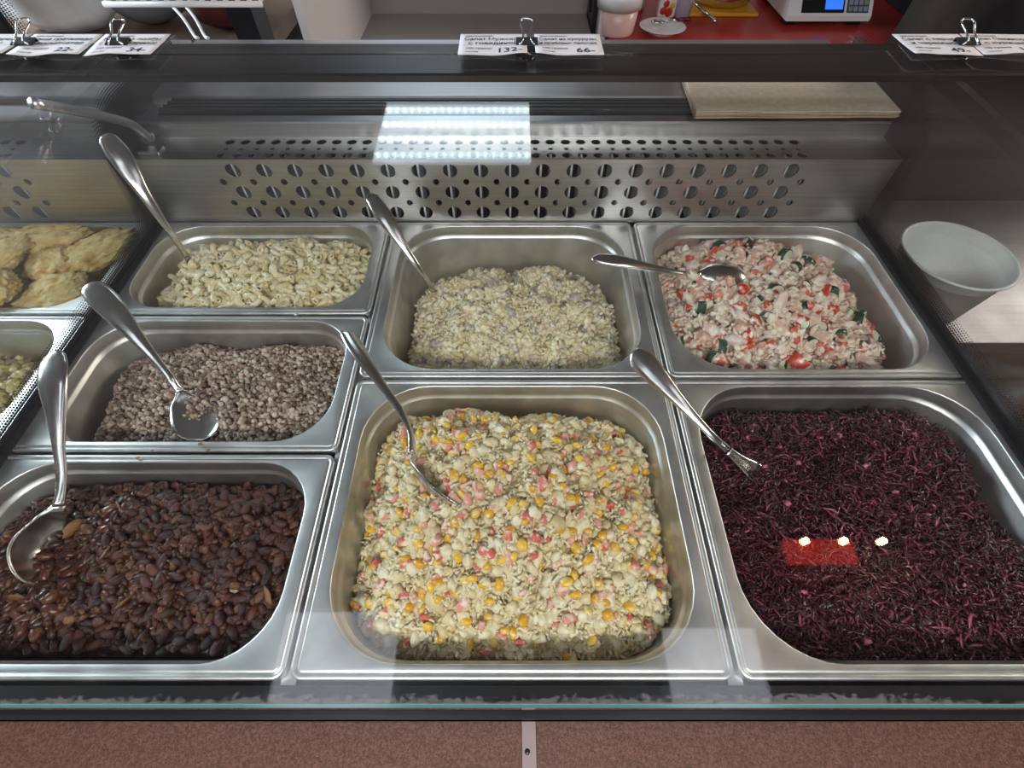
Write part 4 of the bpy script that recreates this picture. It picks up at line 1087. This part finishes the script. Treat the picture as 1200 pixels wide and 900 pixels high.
V, Fc = lathe([(rb-.004, .004), (rb, 0), (rb+.0005, .001), (rr-.002, HC-.004), (rr+.0006, HC-.0035), (rr+.0016, HC-.0015), (rr+.0006, HC), (rr-.0014, HC-.002), (rb-.001, .006), (.0005, .006)], 56)
ob('cup_wall', mesh_np('cup_wall', V, Fc), M['cup'], cu)
V, Fc = lathe([(rr-.0002, HC-.0036), (rr+.0022, HC-.0026), (rr+.0026, HC-.0008), (rr+.0010, HC+.0006), (rr-.0012, HC-.0006)], 56)
ob('rolled_rim', mesh_np('rolled_rim', V, Fc), M['white_plastic'], cu)

# ================================================================== STAFF SIDE behind the glass
rcn = empty('back_counter', (.6, 1.4, FL)); tag(rcn, 'red laminate back counter behind the serving glass', 'counter')
xr0 = PZ(703, 40, 0)[0]+.015
box('counter_top', xr0, 1.7, 1.10, 1.95, -.035, 0, M['red_top'], rcn, .003)
box('counter_front', xr0+.02, 1.68, 1.14, 1.16, FL, -.036, M['grey_metal'], rcn)
# grey open shelf unit
yb = PZ(560, 16, 0)[1]; xl = PZ(436, 17, 0)[0]; xrr = PZ(687, 17, 0)[0]
shf = empty('shelf_unit', (0, 1.3, FL)); tag(shf, 'open grey metal shelf unit with a white side panel', 'shelf unit')
box('shelf_board', xl, xrr, .98, yb, -.03, 0, M['grey_metal'], shf)
box('back_panel', xl-.01, xrr+.01, yb, yb+.02, FL, .25, M['grey_metal'], shf)
box('side_panel', xl-.012, xl, .90, yb, FL, .25, M['white_metal'], shf)
xu = PZ(697, 40, 0)[0]
up_ = box('upright', xrr+.002, xrr+.012, yb-.10, yb, FL, .25, M['black'], shf)
box('side_panel', xrr+.0125, xrr+.03, yb-.13, yb+.25, FL, .25, M['white_metal'], shf)
for k in range(6): 
    b1 = box('slot_pin', xrr-.003, xrr+.002, yb-.06, yb-.045, .02+.05*k, .04+.05*k, M['black']); b1.parent = up_
# white food tub with lid rim
def lathe_thing(name, parent, prof, mat, loc, sides=40):
    V, Fc = lathe(prof, sides); return ob(name, mesh_np(name, V, Fc), mat, parent, loc)
p = PZ(723, 44, 0)
tub = empty('plastic_tub', (p[0], p[1]+.03, 0)); tag(tub, 'round white plastic tub on the red counter', 'tub')
lathe_thing('tub_wall', tub, [(.001, .0), (.036, 0), (.038, .004), (.043, .052), (.041, .052), (.036, .006), (.001, .004)], plain('translucent_tub', (.70, .50, .46), .3), (0, 0, 0))
lathe_thing('tub_lip', tub, [(.0435, .048), (.0465, .047), (.048, .066), (.0478, .070), (.0445, .071), (.043, .066), (.043, .050)], M['white_plastic'], (0, 0, 0))
p = PZ(775, 37, 0)
pl = empty('saucer', (p[0], p[1], 0)); tag(pl, 'white saucer on the red counter', 'saucer')
lathe_thing('dish', pl, [(.001, .003), (.028, .003), (.034, .004), (.049, .010), (.050, .0112), (.0485, .0112), (.034, .006), (.001, .005)], M['white_plastic'], (0, 0, 0))
lathe_thing('foot_ring', pl, [(.026, 0), (.030, 0), (.030, .004), (.026, .004)], M['white_plastic'], (0, 0, 0))
# small spoon with a dark red handle resting on the saucer
s0 = np.array([p[0]-.012, p[1]+.004, .017]); s1 = np.array([p[0]+.065, p[1]+.008, .020])
ts = empty('tasting_spoon', s0); tag(ts, 'small spoon with a dark red handle resting on the white saucer', 'spoon')
V, T = blob(I3, .0, 1, .030, .020, .008); ob('bowl', mesh_tris('bowl', V, T), M['spoon'], ts)
V, Fc = tube_np([np.array([.010, 0, 0]), np.array([.025, .001, .002]), np.array([.042, .002, .003])], .0018, 8); ob('neck', mesh_np('neck', V, Fc), M['spoon'], ts)
V, Fc = tube_np([np.array([.042, .002, .003]), np.array([.055, .003, .003]), np.array([.072, .004, .003])], [.0030, .0042, .0036], 10); ob('handle', mesh_np('handle', V, Fc), plain('dark_red_wood', (.10, .012, .014), .3), ts)
# sauce pouch and bottle
p = PZ(786, 22, 0)
po = empty('sauce_pouch', (p[0]-.012, p[1]+.01, 0)); tag(po, 'white and red printed sauce pouch on the red counter', 'pouch')
box('pouch', po.location[0]-.020, po.location[0]+.020, po.location[1]-.008, po.location[1]+.012, 0, .12, M['white_plastic'], po, .005)
M['printred'] = plain('red_print', (.55, .03, .03), .4); M['printyel'] = plain('yellow_print', (.75, .45, .03), .4); M['printblue'] = plain('blue_print', (.05, .09, .35), .4); M['printgreen'] = plain('green_print', (.08, .32, .06), .4)
for (dx, z, r, m) in ((-.008, .014, .008, 'printred'), (.004, .012, .009, 'printred'), (.010, .024, .006, 'printyel'), (-.004, .027, .007, 'printred'), (.0, .04, .005, 'printyel'), (-.008, .055, .006, 'printblue'), (.006, .062, .007, 'printgreen')):
    V, T = blob(I2, .15, int(z*1e4), 2*r, .0012, 2*r); o = ob('fruit_print', mesh_tris('fruit_print', V, T), M[m], po, (dx, -.0084, z))
bo = empty('sauce_bottle', (p[0]+.026, p[1]+.012, 0)); tag(bo, 'translucent lilac squeeze bottle beside the sauce pouch', 'bottle')
lathe_thing('bottle_body', bo, [(.001, 0), (.015, 0), (.018, .004), (.020, .03), (.021, .10), (.018, .13), (.008, .15)], plain('lilac_plastic', (.42, .38, .50), .3), (0, 0, 0))
lathe_thing('cap', bo, [(.009, .15), (.009, .165), (.003, .185), (.001, .186)], M['printred'], (0, 0, 0))
# tall translucent jug behind the tub
p = PZ(738, 20, 0)
jg = empty('plastic_jug', (p[0]-.01, p[1]+.07, 0)); tag(jg, 'ribbed pale plastic jug behind the white tub', 'jug')
pr = [(.001, 0), (.050, 0), (.054, .004)]+[(.054-.0015*(k % 2), .01+.012*k) for k in range(12)]+[(.052, .16), (.049, .16), (.049, .01), (.001, .008)]
lathe_thing('jug_wall', jg, pr, plain('milky_plastic', (.50, .47, .48), .35), (0, 0, 0))
V, Fc = tube_np(catmull([(.052, 0, .14), (.085, 0, .13), (.09, 0, .08), (.055, 0, .04)], 5), .006, 8); ob('handle', mesh_np('handle', V, Fc), M['white_plastic'], jg)
# yellow board, steel pot with ladle
p = PZ(855, 20, 0)
yb_ = box('cutting_board', p[0]-.125, p[0]+.065, p[1]+.0, p[1]+.26, .0002, .007, plain('yellow_board', (.72, .36, .03), .45), None, .002); tag(yb_, 'yellow plastic cutting board under the steel pot', 'cutting board')
pt = empty('steel_pot', (p[0]-.005, p[1]+.085, .0072)); tag(pt, 'round stainless steel pot standing on the yellow board', 'pot')
lathe_thing('pot_wall', pt, [(.001, 0), (.058, 0), (.068, .006), (.074, .02), (.075, .11), (.078, .112), (.074, .113), (.072, .11), (.071, .02), (.06, .006), (.001, .004)], M['spoon'], (0, 0, 0))
V, Fc = tube_np(catmull([(.075, 0, .09), (.105, 0, .092), (.105, 0, .07), (.074, 0, .065)], 5), .004, 8)
for a in (0, math.pi):
    h = ob('loop_handle', mesh_np('loop_handle', V, Fc), M['chrome'], pt); h.rotation_euler = (0, 0, a)
lp = [PZ(838, 24, .006), PZ(830, 17, .012), PZ(822, 11, .02), PZ(815, 4, .03), PZ(806, -4, .035)]
V, Fc = tube_np(catmull(lp, 6), .0035, 8); wh = empty('whisk', lp[0]); tag(wh, 'small steel hand tool lying beside the pot', 'tool')
ob_at('handle', mesh_np('handle', V, Fc), M['chrome'], wh)
V, T = blob(I2, 0, 3, .014, .012, .010); ob('end_knob', mesh_tris('end_knob', V, T), M['chrome'], wh)
# electronic scale
p0 = PZ(921, 25, .012); p1 = PZ(1018, 25, .012); sw = p1[0]-p0[0]; sx = (p0[0]+p1[0])/2; sy = p0[1]
sc_ = empty('kitchen_scale', (sx, sy+.10, 0)); tag(sc_, 'white electronic scale with a blue display on the red counter', 'scale')
def wpoly(name, prof, x0, x1, mat): return extrude_profile(name, prof, x0, x1, mat, sc_, closed=True)
wpoly('scale_body', [(sy, .012), (sy, .022), (sy+.035, .062), (sy+.22, .066), (sy+.22, .012)], sx-sw/2, sx+sw/2, M['white_plastic'])
for fx in (-.4, .4):
    for fy in (.03, .19): box('foot', sx+fx*sw-.012, sx+fx*sw+.012, sy+fy-.012, sy+fy+.012, 0, .0122, M['black'], sc_)
nd = np.array([0, -.040, .035]); nd /= np.linalg.norm(nd)
def onface(u, v, off=.0006):   # u across 0..1, v up the sloped face 0..1
    a = np.array([sx-sw/2+u*sw, sy, .022]); b = np.array([0, .035, .040]); return a+b*v+nd*off
def facequad(name, u0, u1, v0, v1, mat, off): 
    V = [onface(u0, v0, off), onface(u1, v0, off), onface(u1, v1, off), onface(u0, v1, off)]; V += [x-nd*.0004 for x in V]
    return ob_at(name, mesh_np(name, V, [(0, 1, 2, 3), (7, 6, 5, 4), (0, 4, 5, 1), (1, 5, 6, 2), (2, 6, 7, 3), (3, 7, 4, 0)], False), mat, sc_)
facequad('display_panel', .15, .66, .10, .85, M['black'], .0008)
M['lcd'] = plain('blue_lcd', (.02, .11, .85), .3, emit=.9)
facequad('screen', .43, .64, .22, .75, M['lcd'], .0014)
facequad('keypad', .69, .95, .10, .85, plain('keypad_blue', (.05, .08, .18), .4), .0008)
M['key'] = plain('key_pale', (.30, .33, .38), .4)
for i in range(4):
    for j in range(3): facequad('key', .71+i*.06, .755+i*.06, .15+j*.23, .32+j*.23, M['key'] if (i+j) % 4 else plain('key_green', (.25, .33, .15), .4), .0016)
me = text_mesh('CAS', .0085, 'LEFT'); co = np.empty(len(me.vertices)*3); me.vertices.foreach_get('co', co); co = co.reshape(-1, 3)
ex = np.array([1., 0, 0]); ey = np.array([0, .035, .040]); ey /= np.linalg.norm(ey); oo = onface(.18, .55, .0018)
co = oo[None]+co[:, :1]*ex+co[:, 1:2]*ey; me.vertices.foreach_set('co', co.ravel()); me.update()
ob_at('lettering', me, M['white_plastic'], sc_)
box('weighing_plate', sx-sw*.48, sx+sw*.48, sy+.045, sy+.215, .0665, .072, M['steel'], sc_)
# dark cloth-covered bulk on the right
V, T = I3; p = PZ(1125, 30, 0)
bmc = bmesh.new(); bmesh.ops.create_grid(bmc, x_segments=40, y_segments=30, size=.5); VV = np.array([v.co[:] for v in bmc.verts]); FF = [[v.index for v in f.verts] for f in bmc.faces]; bmc.free()
xa, xb = PZ(1012, 40, 0)[0], 1.75
cl = empty('covered_machine', ((xa+xb)/2, 1.36, 0)); tag(cl, 'bulky machine under a dark charcoal cloth at the end of the counter', 'cloth cover')
V = []; 
for (u, v, _) in VV:
    x = u*(xb-xa); t = (v+.5)
    if t < .5: yy = -.16-.03*(.5-t)*2; z = t*2*.34
    else: yy = -.16+(t-.5)*2*.36; z = .34
    k = .02*math.sin(u*34+3*math.sin(u*9))*(1-min(1, t*1.7))+.012*math.sin(u*17+t*9)
    V.append((x+.03*math.sin(t*5), yy+k, z+.01*math.sin(u*15+t*4)))
ob('cloth', mesh_np('cloth', V, FF), M['charcoal'], cl).location.z = .002
box('machine_body', xa+.14, xb-.10, 1.28, 1.53, 0.001, .30, M['charcoal'], cl)
# left: glass-door cooler with rack, parcels and film-wrapped bread
clx0, clx1 = PZ(-120, 30, 0)[0], PZ(318, 42, .0)[0]
co_ = empty('cooler_cabinet', (-.9, 1.35, FL)); tag(co_, 'dark open cooler cabinet with a white wire rack left of the shelf unit', 'cooler')
box('cooler_back', clx0, clx1, 1.50, 1.53, FL, .3, plain('brown_grey_panel', (.115, .095, .085), .4), co_)
box('cooler_floor', clx0, clx1, 1.00, 1.50, -.03, 0, plain('brown_shelf', (.20, .14, .105), .4, noise=.2, scale=12), co_)
xp0, xp1 = PX(311, 20, -.42)[0], xl-.02
box('door_post', clx1, clx1+.045, 1.06, 1.12, FL, .3, M['black'], co_)
rk = empty('wire_rack', (-.75, 1.30, .155)); tag(rk, 'white wire rack shelf hanging in the cooler', 'rack')
ra, rb2 = PZ(120, 2, .15), PZ(306, 2, .15)
for k in range(40):
    x = ra[0]+.005+k*.018
    if x > rb2[0]: break
    V, Fc = tube_np([(x, ra[1], .15), (x, 1.49, .15)], .0022, 6); ob_at('wire', mesh_np('wire', V, Fc), M['white_plastic'], rk)
V, Fc = tube_np([(ra[0], ra[1], .147), (rb2[0], ra[1], .147)], .004, 8); ob_at('front_rail', mesh_np('front_rail', V, Fc), M['white_plastic'], rk)
V, Fc = tube_np([(ra[0], ra[1], .158), (rb2[0], ra[1], .158)], .003, 8); ob_at('front_rail', mesh_np('front_rail', V, Fc), M['white_plastic'], rk)
def lumpy(name, px, py, sx_, sy_, sz_, mat, label, cat, seed, group=None, y=None):
    p = PZ(px, py, 0); V, T = blob(I3, .35, seed, sx_, sy_, sz_, 1.4); V = V.copy(); V[:, 2] += .012*fbm(V[:, 0]*1., V[:, 1]+V[:, 2], 30, seed); V[:, 2] -= V[:, 2].min()
    o = ob(name, mesh_tris(name, V, T), mat, None, (p[0], p[1]+sy_*.35, .0003)); tag(o, label, cat, group); return o
lumpy('film_bag', 75, 44, .34, .16, .27, M['bag'], 'crumpled white film bag standing behind the row of three tags', 'bag', 901)
lumpy('film_bag', 185, 38, .22, .16, .20, plain('grey_film', (.22, .24, .25), .3, noise=.15, scale=18), 'grey translucent film bag beside the white bag in the cooler', 'bag', 902)
lumpy('wrapped_meat', 262, 42, .13, .10, .10, plain('dark_red_pack', (.085, .012, .016), .3, noise=.3, scale=20), 'dark red wrapped meat pack in the cooler', 'meat', 903)
for k, (xa_, xb_) in enumerate((((196, 0), (228, 42)), ((212, 0), (240, 42)))):
    a, b = PY(*xa_, 1.12), PY(*xb_, 1.05); b[2] = max(b[2], .004)
    V, Fc = tube_np(catmull([a+(a-b)*1.2, a, (a+b)/2+np.array([.004, 0, 0]), b, b+np.array([.01, -.01, -.0])], 6), .003, 8)
    o = ob('clear_hose', mesh_np('clear_hose', V-b, Fc), M['bag'], None, b); tag(o, 'thin clear plastic hose hanging down into the cooler', 'hose', 'clear hoses in the cooler')
# black dotted edge of the cooler glass at the far left
pa = PY(4, 20, 1.06)
gp = co_
box('door_edge', pa[0]-.30, pa[0]-.004, 1.055, 1.065, FL, .3, M['frit'], gp)
me = mesh_np('dot_print', [(pa[0]-.004, 1.056, -.3), (pa[0]-.004, 1.056, .3), (pa[0]+.036, 1.056, .3), (pa[0]+.036, 1.056, -.3)], [(0, 1, 2, 3)], False)
uv = me.uv_layers.new(name='UVMap')
for li, c in enumerate(((0, 0), (.45, 0), (.45, 1), (0, 1))): uv.data[li].uv = c
ob_at('dot_print', me, M['dots'], gp)

# crumbs on the rims
M['crumb'] = plain('brown_crumb', (.30, .15, .06), .5)
for (px, py, s, m) in ((235, 521, .004, 'crumb'), (178, 529, .003, 'crumb'), (244, 528, .0035, 'crumb'), (347, 369, .004, 'white_plastic'), (12, 508, .006, 'white_plastic'), (162, 537, .0035, 'crumb')):
    p = PZ(px, py, 0); V, T = blob(I2, .35, int(px), s, s*.8, s*.6)
    o = ob('food_crumb', mesh_tris('food_crumb', V, T), M[m], None, (p[0], p[1], s*.25)); tag(o, 'brown buckwheat crumb fallen on the pan rims' if m == 'crumb' else 'pale pasta crumb fallen beside the pans', 'crumb', 'brown crumbs on the rims' if m == 'crumb' else 'pale crumbs beside the pans')
